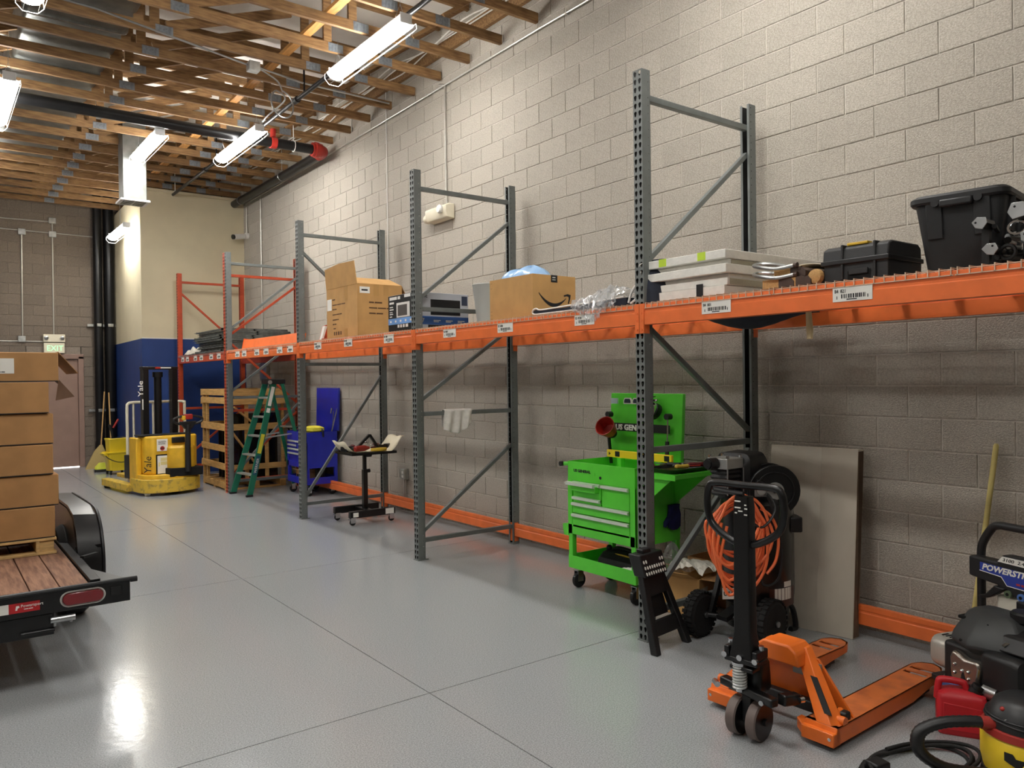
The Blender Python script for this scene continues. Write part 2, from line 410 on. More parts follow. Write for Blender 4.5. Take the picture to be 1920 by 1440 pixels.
put('pipe', MB().cyl((0, 0, 0), (0, 5.2, 0), .068, n=20), M_pipe_black, p2)
put('end_cap', MB().cyl((0, 5.18, 0), (0, 5.26, 0), .08, n=20), M_red, p2)
put('coupling', MB().cyl((0, 4.35, 0), (0, 4.5, 0), .085, n=20), M_pipe_black, p2)
put('hanger', MB().tube([(0, 1.5, .5)] + arc((0, 1.5, 0), .075, PI/2, 2.5*PI, 14, 'xz') , .005, 5).tube([(0, 3.6, .5)] + arc((0, 3.6, 0), .075, PI/2, 2.5*PI, 14, 'xz'), .005, 5), M_steel, p2)
put('vent_hose', MB().tube(spline([(-.02, 4.4, .06), (-.15, 4.35, .25), (-.2, 4.3, .5)], 6), .012, 6), M_black, p2)
p3 = thing('branch_pipe', 'thin dark sprinkler branch pipe running lengthwise past the hanging strip lights', 'pipe', (3.68, 0, 5.13))
put('pipe', MB().cyl((0, 2.0, 0), (0, 15.05, 0), .027, n=12), M_pipe_black, p3)
for yy in (5.9, 9.15, 13.0): put('pipe_joint', MB().cyl((0, yy-.05, 0), (0, yy+.05, 0), .04, n=12), M_pipe_black, p3)
for yy in (8.9, 12.4): put('sprinkler_head', MB().cyl((0, yy, 0), (0, yy, .42), .012, n=8).cyl((0, yy, .42), (0, yy, .47), .022, .01, n=8), M_pipe_black, p3)
put('end_wire', MB().tube([(0, 14.9, .4), (0, 14.9, 0)], .006, 5), M_white, p3)

d = thing('air_duct', 'long square galvanised air duct lying among the truss webs at top left', 'duct', (1.30, 9.6, 5.62))
put('trunk', MB().prism(rrect(.92, .46, .05), 'y', -3.2, 5.4), M_duct, d)
for yy in (-2.0, -.6, .8, 2.2, 3.6): put('duct_seam', MB().prism(rrect(.96, .50, .06), 'y', yy-.015, yy+.015), M_galv, d)
d2 = thing('round_duct', 'round galvanised duct elbow branching left from the trunk duct', 'duct', (.80, 8.6, 5.62))
put('elbow', MB().tube(spline([(.1, 0, 0), (-.25, 0, .0), (-.6, .12, -.0), (-.85, .5, 0), (-.9, 1.1, 0)], 6), .21, 20), M_duct, d2)
put('collar', MB().cyl((-.02, 0, 0), (.06, 0, 0), .225, n=20), M_galv, d2)
put('tape_patch', MB().box(-.2, -.08, -.25, -.15, -.21, -.12), mat('foil_tape', (220, 214, 190), .25, .7, var=.2, scale=60), d2, bevel=.01)
d3 = thing('duct_drop', 'square galvanised duct drop ending in a white ceiling register', 'duct', (2.52, 12.62, 4.37))
put('drop', MB().box(-.16, .16, -.16, .16, .03, 1.25), M_duct, d3, bevel=.006)
r = put('register', MB().box(-.20, .20, -.20, .20, 0.0, .03), M_white, d3, bevel=.004)
put('grille', MB().box(-.15, -.01, -.15, .15, -.004, .0).box(.01, .15, -.15, .15, -.004, .0), M_dark, r, smooth=0)
for k in range(6): put('louver', MB().box(-.15, .15, -.14+k*.05, -.13+k*.05, -.008, -.002), M_galv, r, smooth=0)

jb = thing('junction_box', 'grey junction box with looped flexible cord under the near trusses', 'junction box', (2.95, 8.55, 5.12))
put('box', MB().box(-.06, .06, -.06, .06, 0, .10), M_galv, jb, bevel=.006)
put('conduit', MB().tube([(-.05, 0, .06), (-1.6, -.25, .16), (-3.2, -.4, .16)], .011, 6), M_steel, jb)
put('conduit', MB().tube([(.05, 0, .06), (.7, .35, .14), (1.9, .4, .15)], .011, 6), M_steel, jb)
lp = [(.06, 0, .05), (.3, .1, .0), (.42, .25, -.05)] + [(.42+.13*math.cos(a), .25+.1*math.sin(a)*.4, -.20+.17*math.sin(a)) for a in [PI/2-.2-k*PI/5 for k in range(10)]] + [(.55, .5, -.05), (.60, 1.2, -.03), (.62, 1.55, -.04)]
put('flex_cord', MB().tube(spline(lp, 5), .010, 6), M_steel, jb)

M_cond = mat('conduit_steel', (196, 194, 186), 0.35, 0.6, var=0.05)
c = thing('wall_conduit', 'long steel conduit strapped along the top of the block wall', 'conduit', (4.955, 0, 5.19))
put('pipe', MB().tube([(0, -2, 0), (0, 6, 0), (0, 11, -.06), (0, 14.9, -.10)], .011, 8), M_cond, c)
for yy in (1.2, 3.0, 5.6, 8.2, 10.8, 13.4): put('strap', MB().box(-.012, .025, yy-.012, yy+.012, -.018-.007*max(0, yy-6), .018-.007*max(0, yy-6)), M_cond, c)
c = thing('light_conduit', 'thin steel conduit dropping down the wall to the emergency light', 'conduit', (4.955, 7.78, 3.75))
put('pipe', MB().tube(spline([(0, -.02, 0), (0, 0, .25), (0, 0, 1.3), (0, 0, 1.38), (0, .03, 1.43), (-.02, .10, 1.45)], 4), .011, 8), M_cond, c)
c = thing('wall_riser', 'pale hairline cable running up the block wall behind the third rack frame', 'cable', (4.968, 9.26, 2.2))
put('wire', MB().tube([(0, 0, 0), (0, 0, 3.4)], .007, 6), M_white, c)
c = thing('corner_riser', 'steel conduit running down the block wall beside the painted corner', 'conduit', (4.96, 14.1, .4))
put('pipe', MB().tube([(0, 0, 0), (0, 0, 4.7)], .012, 8), M_cond, c)
put('pull_box', MB().box(-.05, .012, -.30, .02, 1.3, 2.1), M_galv, c, bevel=.006)
for k, xx in enumerate((0, .1, .2)):
    pass
cb = thing('wall_cables', 'bundle of white cables stapled along the ledger under the roof', 'cable', (4.80, 0, 5.62))
cw = MB()
for k in range(3):
    cw.tube(spline([(-.02+.05*k+random.uniform(-.03, .03), 1.5+j*.8, random.uniform(-.06, .05)) for j in range(17)], 4), .008, 5)
put('cable', cw, M_white, cb); cb.children[0]['kind'] = 'stuff'

# emergency light on the block wall
M_emer = mat('emergency_plastic', (232, 224, 200), 0.45, var=0.02)
e = thing('emergency_light', 'cream emergency light box fixed to the block wall above the racks', 'light', (4.97, 7.85, 3.66))
put('body', MB().prism([(.0, -.09), (-.10, -.075), (-.13, -.02), (-.13, .06), (-.08, .085), (0, .085)], 'y', -.23, .23).xf(Matrix.Identity(4)), M_emer, e, bevel=.01)
put('lamp_head', MB().lathe([(.045, 0), (.05, -.03), (.04, -.045)], (-.13, -.14, .02), 'x', 18), M_white, e)
put('lamp_head', MB().lathe([(.05, 0), (.06, .05), (.05, .09)], (-.06, .22, -.02), 'y', 18), M_emer, e)
sc = thing('security_camera', 'small white bullet camera on the wall at the painted corner', 'camera', (4.95, 14.85, 4.47))
put('bracket', MB().cyl((.03, 0, 0), (-.03, 0, 0), .06).cyl((-.02, 0, 0), (-.09, -.02, -.02), .025), M_white, sc)
put('barrel', MB().cyl((-.05, .0, -.01), (-.26, -.06, -.05), .05), M_white, sc)
put('lens', MB().cyl((-.255, -.06, -.05), (-.29, -.07, -.056), .045), M_black, sc)
put('cable_pipe', MB().tube([(0, 0, .03), (0, 0, .55)], .012, 6), M_cond, sc)

# things on the back wall
x = thing('exit_sign', 'cream exit sign with green letters and two lamp heads above the door', 'exit sign', (2.07, YB-.005, 2.31))
put('body', MB().box(-.17, .19, -.06, 0, 0, .20), M_emer, x, bevel=.006)
put('lamp_bar', MB().box(-.18, .20, -.08, 0, .215, .37), M_emer, x, bevel=.01)
for s in (-.13, .15): put('lamp_head', MB().lathe([(.035, 0), (.04, -.02), (.02, -.03)], (s, -.08, .30), 'y', 16), M_steel, x)
text('EXIT', .15, emit('exit_green', (.10, .85, .25), .55), x, (-.125, -.0615, .045), (1, 0, 0), (0, 0, 1), sx=.95)
c = thing('back_conduit', 'network of steel conduit and square boxes on the dark back wall', 'conduit', (0, YB-.012, 0))
for a, b in (((1.55, 0, 2.62), (1.56, 0, 4.63)), ((2.08, 0, 2.68), (2.085, 0, 4.95)), ((.3, 0, 4.72), (2.9, 0, 4.70)), ((.3, 0, 4.90), (2.06, 0, 4.93)), ((.3, 0, 2.54), (1.90, 0, 2.535))):
    put('pipe', MB().tube([a, b], .013, 8), M_cond, c)
for a, b in ((1.565, 4.68), (2.085, 4.68), (2.085, 4.95), (1.535, 2.58)):
    put('box', MB().box(a-.065, a+.065, -.04, .01, b-.06, b+.06), M_galv, c, bevel=.008)
for i, xx in enumerate((2.86, 3.07)):
    t = thing('drain_pipe', ('left' if i == 0 else 'right') + ' of the two thick black vertical pipes beside the painted corner', 'pipe', (xx, YB-.15, 0), 0, 'black wall pipes')
    put('pipe', MB().cyl((0, 0, .26+.0*i), (0, 0, 5.6), .083 if i == 0 else .095, n=20), M_pipe_black, t)
    if i == 0: put('elbow', MB().lathe([(.10, 0), (.105, .10), (.09, .34)], (0, 0, .18), 'z', 20).cyl((0, 0, .25), (0, .12, .25), .08), M_pipe_black, t)
for i, zz in enumerate((1.14, 2.88)):
    b = thing('pipe_bracket', ('lower' if i == 0 else 'upper') + ' steel strut clamping the two black pipes to the wall', 'bracket', (2.97, YB-.06, zz))
    put('strut', MB().box(-.30, .32, -.02, .02, -.025, .025), M_galv, b)
    put('clamp', MB().box(-.15, -.07, -.20, .0, -.03, .03).box(.05, .15, -.20, .0, -.03, .03), M_galv, b, bevel=.004)
# ------------------------------------------------------------------ pallet racking
XR = 3.658; HP = 3.658; PW = 0.076; RD = 1.19
def holed_strip(mb, org, ud, vd, wid, pitch, n, holes):
    """flat strip (ud across, vd up) punched with holes; holes = [(u, list of (du,dv))] once per pitch"""
    org = Vector(org); ud = Vector(ud); vd = Vector(vd)
    cw = wid/len(holes)
    for i in range(n):
        for k, (u0, sh) in enumerate(holes):
            a, b = k*cw, (k+1)*cw; c, d = i*pitch, (i+1)*pitch; m = len(sh)
            outer = []
            for (du, dv) in sh:
                t = 1e9
                if du > 1e-6: t = min(t, (b-u0)/du)
                if du < -1e-6: t = min(t, (a-u0)/du)
                if dv > 1e-6: t = min(t, (pitch/2)/dv)
                if dv < -1e-6: t = min(t, (-pitch/2)/dv)
                outer.append((u0+du*t, c+pitch/2+dv*t))
            # snap diagonals to the cell corners
            for (cu, cv) in ((a, c), (b, c), (b, d), (a, d)):
                j = min(range(m), key=lambda q: (outer[q][0]-cu)**2+(outer[q][1]-cv)**2); outer[j] = (cu, cv)
            vs = [org+ud*u+vd*v for u, v in outer] + [org+ud*(u0+du)+vd*(c+pitch/2+dv) for du, dv in sh]
            mb.add(vs, [(q, (q+1) % m, m+(q+1) % m, m+q) for q in range(m)])
TEAR = [(.0115, .007), (.0085, .0145), (0, .0175), (-.0085, .0145), (-.0115, .007), (-.0055, -.015), (0, -.0175), (.0055, -.015)]
DOT = [(.004*math.cos(PI/4*k+PI/8), .004*math.sin(PI/4*k+PI/8)) for k in range(8)]
M_post_shade = mat('post_inside_shade', (34, 35, 35), .7, var=.1)  # shade inside the hollow posts, put into the colour of their inner faces
def post_mesh():
    n = 72; p = HP/n; lip = .018
    mb = MB()
    holed_strip(mb, (0, 0, 0), (0, 1, 0), (0, 0, 1), PW, p, n, [(.019, TEAR), (.057, TEAR)])
    holed_strip(mb, (0, 0, 0), (1, 0, 0), (0, 0, 1), PW, p, n, [(.055, DOT)])
    holed_strip(mb, (0, PW, 0), (1, 0, 0), (0, 0, 1), PW, p, n, [(.055, DOT)])
    for a, b in ((0, lip), (PW-lip, PW)): mb.box(PW-.0025, PW, a, b, 0, HP)
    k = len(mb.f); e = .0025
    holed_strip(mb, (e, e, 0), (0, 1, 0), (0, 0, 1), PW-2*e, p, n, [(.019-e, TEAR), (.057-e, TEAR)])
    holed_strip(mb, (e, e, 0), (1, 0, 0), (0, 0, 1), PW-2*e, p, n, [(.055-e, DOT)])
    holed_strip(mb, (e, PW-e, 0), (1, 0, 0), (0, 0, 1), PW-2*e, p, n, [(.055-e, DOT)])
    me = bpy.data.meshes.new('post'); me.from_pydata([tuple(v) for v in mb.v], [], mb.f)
    me.materials.append(M_gray); me.materials.append(M_post_shade)
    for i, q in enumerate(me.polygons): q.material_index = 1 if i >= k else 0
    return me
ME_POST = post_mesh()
def upright(y, m, label, low=(.18,), mids=(), top=3.49, diags=(), y_off=0.0, h=HP):
    t = thing('rack_upright', label, 'rack frame', (XR, y, 0), 0, 'rack upright frames')
    for k in range(2):
        o = link('post', ME_POST, m, t)
        if k: o.location = (RD, PW, 0); o.rotation_euler = (0, 0, PI)
        put('foot_plate', MB().box(-.01+k*(RD-PW-.0), PW+.03+k*(RD-PW-.04), -.005, PW+.005, 0, .008), m, t, bevel=.002)
    for z in list(low)+list(mids)+[top]:
        put('cross_brace', MB().box(PW-.01, RD-PW+.01, .018, .058, z-.02, z+.02), m, t, bevel=.003)
    for (z0, z1) in diags:
        put('diagonal_brace', MB().bar((PW-.01, .038, z0), (RD-PW+.01, .038, z1), .034, .034), m, t, bevel=.003)
    return t
YA, YBB, YC, YD, YE = 3.423, 6.301, 9.115, 11.933, 14.75
upright(YA, M_gray, 'tall grey rack upright in front of the green tool cart', mids=(1.22, 2.37), diags=((.24, 1.16), (2.02, 1.30), (2.44, 3.30)))
upright(YBB, M_gray, 'tall grey rack upright with a white rag on its cross brace', mids=(1.37, 2.36), diags=((.26, 1.02), (1.50, 2.20), (2.46, 3.28)))
upright(YC, M_gray, 'tall grey rack upright standing in front of the blue tool cart', mids=(1.90,), diags=((.26, 1.75), (3.28, 2.35)))
upright(YD, M_gray, 'grey rack upright bolted back to back with an orange one beside the green ladder', mids=(1.45,), diags=((.25, 1.35), (1.55, 2.35), (2.50, 3.35)))
u = upright(YD+.09, M_rust, 'orange rack upright directly behind the grey one beside the wooden crate', mids=(1.25,), top=3.32, diags=((.25, 1.2), (2.30, 1.35), (2.40, 3.2)))
upright(YE, M_rust, 'farthest rack upright, orange, by the blue painted corner', mids=(1.22,), top=3.50, diags=((3.3, 2.35), (.3, 1.15)))
upright(.545, M_gray, 'grey rack upright just out of the picture at the right', mids=(1.22, 2.37), diags=((.24, 1.16), (2.02, 1.30), (2.44, 3.30)))

ZT = 2.155; BH = 0.127
def beam(y0, y1, x, zt, m, label, side=-1, studs=True, group='rack beams'):
    """side -1: outer face towards -x"""
    t = thing('rack_beam', label, 'beam', (x, y0, zt-BH), 0, group)
    L = y1-y0; q = 1 if side < 0 else -1
    prof = [(0, 0), (.062*q, 0), (.062*q, BH-.038), (.036*q, BH-.038), (.036*q, BH), (0, BH), (0, BH-.030), (.004*q, BH-.036), (.004*q, BH-.046), (0, BH-.052)]
    put('beam_body', MB().prism(prof, 'y', .003, L-.003), m, t, bevel=.002, smooth=0.4)
    for yy, s in ((0, -1), (L, 1)):
        pl = MB().box(min(-.004*q, 0), max(-.004*q, 0), min(yy, yy+s*.036), max(yy, yy+s*.036), -.055, BH+.008)
        pl.box(min(0, .05*q), max(0, .05*q), yy-.002, yy+.002, -.055, BH+.008)
        c = put('connector', pl, m, t, bevel=.001)
        if studs:
            sd = MB()
            for z in (-.03, .03, .075): sd.cyl((-.004*q, yy+s*.018, z), (-.0075*q, yy+s*.018, z), .008, n=8)
            put('stud', sd, M_dark if z < 0 else m, c)
    return t
def barcode(par, y, z0, z1, w, txt, face=0.0):
    """white location label with black number and bars; y is its left end as seen"""
    l = put('label_plate', MB().box(-.0035, -.0005, y-w, y, z0, z1), M_paper, par, smooth=0)
    pr = MB(); h = z1-z0; rnd = random.Random(int(y*1000)); yy = y-w*.22
    while yy > y-w*.82:
        b = rnd.choice((.003, .005, .007)); pr.box(-.0042, -.0034, yy-b, yy, z0+h*.22, z0+h*.52); yy -= b+rnd.choice((.003, .004, .006))
    for s in (.10, .88): pr.box(-.0042, -.0034, y-w*s-.004, y-w*s, z0+h*.18, z0+h*.40)
    pr.box(-.0042, -.0034, y-w*.62, y-w*.36, z0+h*.10, z0+h*.17)
    put('barcode', pr, M_ink, l, smooth=0)
    text(txt, h*.36, M_ink, l, (-.0036, y-w*.05, z0+h*.62), (0, -1, 0), (0, 0, 1), sx=.75*w/.2)
bays = [(.545+PW, YA, 'near'), (YA+PW, YBB, 'second'), (YBB+PW, YC, 'third'), (YC+PW, YD, 'fourth')]
fb = []
nm = ['nearest the camera carrying the black tote', 'in the bay with the open smile carton', 'in the bay with the big open carton', 'in front of the stacked steel beams and the green ladder']
for (a, b, w_), t_ in zip(bays, nm): fb.append(beam(a, b, XR-.002, ZT, M_orange, 'orange front shelf beam ' + t_))
for (a, b, w_), t_ in zip(bays, nm): beam(a, b, XR+RD+.002, ZT-.0, M_orange, 'orange rear shelf beam ' + t_, side=1, studs=False)
fr = beam(YD+.09+PW, YE, XR-.002, ZT, M_rust, 'red-orange front shelf beam of the farthest bay, above the yellow stacker')
beam(YD+.09+PW, YE, XR+RD+.002, ZT, M_rust, 'red-orange rear shelf beam of the farthest bay against the blue wall', side=1, studs=False)
base_names = ['beside the leaning flat carton', 'behind the green tool cart', 'behind the rolling black stand', 'behind the blue tool cart']
for (a, b, w_), t_ in zip(bays, base_names): beam(a, b, XR+RD-.062, .21, M_orange, 'orange floor-level beam along the wall ' + t_, side=-1, studs=False)
def lab(bm_, by0, ys, z0, z1, w, txts):
    for y, tx in zip(ys, txts): barcode(bm_, y-by0, z0-(ZT-BH), z1-(ZT-BH), w, tx)
lab(fb[0], bays[0][0], [2.96, 2.135], 2.06, 2.13, .205, ['B4  801', 'B4  821'])
lab(fb[1], bays[1][0], [5.81, 5.00, 4.08], 2.06, 2.13, .20, ['B1 4600', 'B2 4700', 'B2 4550'])
lab(fb[2], bays[2][0], [8.65, 7.84, 6.92], 2.06, 2.145, .20, ['B1 400', 'B1 450', 'B1 500'])
lab(fb[3], bays[3][0], [11.55, 11.25, 10.72, 10.36, 9.86, 9.5], 2.055, 2.14, .19, ['A1', 'A2', 'A3', 'A4', 'A5', 'A6'])
lab(fr, YD+.09+PW, [14.55, 14.25, 13.75, 13.4, 12.85, 12.45], 2.055, 2.14, .19, ['C1', 'C2', 'C3', 'C4', 'C5', 'C6'])

# wire decks, three to a bay
M_deckw = mat('galvanised_wire', (222, 198, 172), 0.4, 0.45, var=0.05, scale=30)
def deck_mesh(L):
    mb = MB(); n = int(round((L-.02)/.0508)); r = .0045
    def wire(p, q): mb.bar(p, q, r, r)
    x0 = -.006; x1 = RD+.008
    for i in range(n+1):
        y = .01+i*(L-.02)/n
        wire((x0, y, .012), (x1, y, .012)); wire((x0, y, .014), (x0, y, -.024)); wire((x1, y, .014), (x1, y, -.024))
    for j in range(12): wire((.02+j*(RD-.04)/11, .005, .007), (.02+j*(RD-.04)/11, L-.005, .007))
    for xx in (x0, x1): wire((xx, .0, -.022), (xx, L, -.022))
    return mb.mesh('wire_grid', 0)
def deck_ch(L):
    mb = MB()
    for i in range(3):
        y = L*(.17+.33*i); mb.box(.064, RD-.064, y-.022, y+.022, -.033, .004)
    return mb.mesh('support_channel', 0)
DK = {}
pos = ['left', 'middle', 'right']
bayname = ['bay nearest the camera', 'bay above the green tool cart', 'bay above the black stand', 'bay above the blue cart', 'farthest orange bay']
for bi, (a, b) in enumerate([(x[0], x[1]) for x in bays] + [(YD+.09+PW, YE)]):
    L = (b-a-.03)/3
    key = round(L, 3)
    if key not in DK: DK[key] = (deck_mesh(L), deck_ch(L))
    for k in range(3):
        t = thing('wire_deck', pos[2-k] + ' wire mesh deck of the ' + bayname[bi], 'wire deck', (XR, a+.008+k*(L+.007), ZT), 0, 'wire decks')
        link('wire_grid', DK[key][0], M_deckw if bi < 4 else M_galv, t)['kind'] = 'stuff'
        link('support_channel', DK[key][1], M_galv if bi else M_galv, t)
# ------------------------------------------------------------------ goods on the rack shelf
ZS = ZT+.017
def panel_box(t, x0, x1, y0, y1, h, m, name='carton_wall', wall=.006, top_open=True):
    """open box of four walls and a bottom, in local coords with base z=0"""
    put('carton_body', MB().box(x0, x0+wall, y0, y1, 0, h).box(x1-wall, x1, y0, y1, 0, h).box(x0+wall, x1-wall, y0, y0+wall, 0, h).box(x0+wall, x1-wall, y1-wall, y1, 0, h).box(x0, x1, y0, y1, 0, wall), m, t, smooth=0)
def print_lines(par, m, org, xd, yd, rows, name='print', d=.0006):
    """rows of small dashes standing for illegible print: rows = (u0, v, [lengths], height)"""
    mb = MB(); X_ = Vector(xd); Y_ = Vector(yd); N_ = X_.cross(Y_)
    for (u, v, ls, h) in rows:
        for l in ls:
            a = Vector(org)+X_*u+Y_*v
            mb.add([a-N_*d, a+X_*l-N_*d, a+X_*l+Y_*h-N_*d, a+Y_*h-N_*d, a+N_*d, a+X_*l+N_*d, a+X_*l+Y_*h+N_*d, a+Y_*h+N_*d], [(0, 1, 2, 3), (4, 5, 6, 7), (0, 1, 5, 4), (1, 2, 6, 5), (2, 3, 7, 6), (3, 0, 4, 7)])
            u += l+h*.6
    o = put(name, mb, m, par, smooth=0); o['kind'] = 'stuff'; return o
# crumpled plastic at the far end
t = thing('plastic_sheeting', 'crumpled heap of white plastic sheeting at the far end of the shelf', 'plastic sheet', (3.85, 14.2, ZS))
rnd = random.Random(3)
def crump(u, v):
    e = min(1, 6*min(u, 1-u, v, 1-v)+.1)
    return Vector((-.14+.5*u, -.42+.84*v, e*(.05+.09*abs(math.sin(9*u+5*v)*math.cos(11*v-4*u))+rnd.uniform(0, .02))))
put('sheet', MB().grid(crump, 22, 30), mat('milky_plastic', (232, 228, 214), .35, var=.05), t, smooth=.9)
# stack of grey deck panels
M_stk = mat('stacked_steel', (112, 116, 112), .4, .5, var=.15, scale=20)
pnl = MB()
for k in range(8): pnl.box(-.03, 1.09, .05+k*.19, .06+k*.19+.02, .006, .014)
pnl.box(0, 1.06, 0, .02, 0, .03).box(0, 1.06, 1.40, 1.42, 0, .03).box(0, .03, 0, 1.42, 0, .022).box(1.04, 1.06, 0, 1.42, 0, .022).box(.5, .53, 0, 1.42, 0, .022)
me_p = pnl.mesh('panel', 0)
ordn = ['lowest', 'second from the bottom', 'third from the bottom', 'fourth from the bottom', 'fifth from the bottom', 'sixth from the bottom', 'seventh from the bottom', 'eighth from the bottom', 'third from the top', 'second from the top', 'topmost']
for k in range(11):
    o = link('deck_panel', me_p, M_stk); o.location = (3.70+rnd.uniform(-.04, .06), 12.28+rnd.uniform(-.03, .05)+(0.10 if k > 6 else 0), ZS+.001+k*.0335)
    tag(o, 'grey steel deck panel stacked flat in the farthest bay, ' + ordn[k], 'deck panel', 'stacked deck panels')
# loose orange beam
t = thing('loose_beam', 'orange beam lying on its side on the shelf behind the green ladder', 'beam', (3.79, 9.47, ZS))
t.rotation_euler = (0.0, 0, .01)
put('beam_body', MB().prism([(0, 0), (.075, 0), (.11, .13), (.035, .14)], 'y', 0, 2.12), M_orange, t, bevel=.004)
put('connector', MB().prism([(-.004, -.0), (.09, 0), (.13, .15), (.03, .16)], 'y', 2.12, 2.13), M_orange, t)
t = thing('steel_bracket', 'small red-orange steel bracket lying by the third grey upright', 'bracket', (3.86, 9.02, ZS))
put('plate', MB().prism([(0, 0), (.10, 0), (.16, .16), (.10, .21), (.05, .19)], 'y', -.03, -.02), M_rust, t)
put('angle_leg', MB().prism([(0, 0), (.02, 0), (.08, .19), (.05, .19)], 'y', -.1, -.03), M_white, t)
put('stop_plate', MB().box(0, .6, -.35, -.1, 0, .035), M_rust, t, bevel=.004)

# big open carton
t = thing('open_carton', 'big tan moving carton standing open with one flap up', 'carton', (3.76, 7.72, ZS))
W_, L_, H_ = .55, .80, .575
panel_box(t, 0, W_, 0, L_, H_, M_card)
fl_ = MB().prism([(0, 0), (L_, 0), (L_-.01, .235), (L_*.5, .262), (.02, .25)], 'x', -.004, .002, Matrix.Translation((0, 0, H_)) @ Matrix.Rotation(-.09, 4, 'Y'))
put('flap', fl_, M_card, t)
put('flap', MB().prism([(0, 0), (W_, 0), (W_-.03, .26), (.03, .26)], 'y', -.004, .002, Matrix.Translation((0, 0, H_)) @ Matrix.Rotation(-1.2, 4, 'X')), M_card, t)
put('flap', MB().prism([(0, 0), (L_, 0), (L_-.03, .26), (.03, .26)], 'x', -.002, .004, Matrix.Translation((W_, 0, H_)) @ Matrix.Rotation(2.6, 4, 'Y')), M_card2, t)
M_tape = mat('packing_tape', (184, 142, 84), .3, var=.04)
put('tape', MB().box(-.0012, .002, L_*.30, L_*.40, H_-.16, H_).box(-.0012, .002, L_*.32, L_*.42, 0, .10), M_tape, t, smooth=0)
put('tape', MB().box(.20, .26, -.0012, .002, H_-.13, H_).box(.32, .38, -.0012, .002, H_-.12, H_), M_tape, t, smooth=0)
sl = put('shipping_label', MB().box(-.0015, 0, L_*.83, L_*.98, .33, .46), M_paper, t, smooth=0)
sl2 = put('shipping_label', MB().box(.03, .15, -.0015, 0, H_-.10, H_-.03), M_paper, t, smooth=0)
print_lines(sl2, M_ink, (.05, -.0015, H_-.075), (1, 0, 0), (0, 0, 1), [(0, 0, [.075], .018)])
print_lines(t, mat('print_brown', (96, 66, 40), .8), (-.0004, L_*.80, .08), (0, -1, 0), (0, 0, 1), [(0, .36, [.07], .014), (0, .30, [.12, .10, .10], .012), (0, .25, [.06, .04], .012), (0, .19, [.09, .08, .06], .012), (0, .13, [.12, .03], .013), (0, .08, [.05, .04], .013), (.02, .03, [.06], .013), (.03, -.04, [.03, .03, .04, .03], .04)])
print_lines(t, bpy.data.materials['print_brown'], (.14, -.0004, .25), (1, 0, 0), (0, 0, 1), [(0, .12, [.06, .09], .016), (0, .06, [.10, .10, .12], .014), (0, 0, [.08, .08], .015)])

# microwave carton
M_glossk = mat('carton_black', (20, 20, 22), .4, var=.05); M_sil = mat('carton_silver', (190, 194, 202), .4, var=.03); M_cblue = mat('carton_blue', (52, 98, 170), .45, var=.03)
t = thing('microwave_carton', 'black and silver microwave oven carton behind the second grey upright', 'carton', (3.76, 6.46, ZS))
Wm, Lm, Hm = .60, .555, .365
put('carton_body', MB().box(0, Wm, 0, Lm, 0, Hm), M_sil, t, bevel=.003)
lf = put('end_panel', MB().box(-.002, .001, .002, Lm-.002, .002, Hm-.002), M_glossk, t, smooth=0)
put('blue_band', MB().box(-.004, 0, .002, Lm-.002, .075, .135).xf(Matrix.Identity(4)), mat('carton_sky', (110, 160, 222), .45), t, smooth=0)
pic = put('oven_picture', MB().box(-.004, -.001, .12, .38, .14, .285), M_white, lf, smooth=0)
put('oven_window', MB().box(-.0055, -.002, .17, .355, .155, .262), mat('window_grey', (84, 78, 74), .4), t, smooth=0)
print_lines(lf, M_white, (-.0022, Lm-.03, .03), (0, -1, 0), (0, 0, 1), [(0, .29, [.15, .05], .03), (.30, .30, [.12], .03), (0, .25, [.09], .02), (0, .215, [.07], .01), (0, .19, [.08], .012), (0, .165, [.06], .008), (0, .145, [.07], .010), (0, .12, [.05], .010), (.16, .01, [.035, .035, .035, .05], .03)])
for i in range(5): print_lines(lf, M_white, (-.0042, Lm-.04-.10*i, .095), (0, -1, 0), (0, 0, 1), [(0, 0, [.03], .02)])
fp = put('oven_front', MB().box(.16, .50, -.004, 0, .15, .30), M_glossk, t, smooth=0)
put('blue_band', MB().box(.0, Wm-.003, -.003, 0, .055, .135), M_cblue, t, smooth=0)
put('knob_panel', MB().box(.52, .585, -.004, 0, .255, .345), mat('carton_slate', (52, 62, 84), .4), t, smooth=0)
put('black_foot', MB().box(.13, Wm-.003, -.003, 0, .004, .052), M_glossk, t, smooth=0)
text('sonic', .05, M_ink, t, (.02, -.001, .315), (1, 0, 0), (0, 0, 1), bold=.001)
text('37', .055, M_white, t, (.03, -.0045, .075), (1, 0, 0), (0, 0, 1), bold=.001)
print_lines(t, M_paper, (.19, -.0035, .08), (1, 0, 0), (0, 0, 1), [(0, .012, [.08], .008), (0, 0, [.06], .006), (.14, .012, [.08], .008), (.14, 0, [.06], .006), (.28, .012, [.08], .008), (.28, 0, [.05], .006)])

# grey bin
t = thing('waste_bin', 'round pale grey plastic bin tapering to its base beside the smile carton', 'bin', (4.30, 6.0, ZS))
put('shell', MB().lathe([(.115, 0), (.12, .004), (.165, .40), (.172, .41), (.168, .415), (.158, .40), (.114, .012)], n=32), mat('bin_plastic', (178, 182, 178), .5, var=.03, scale=3), t)

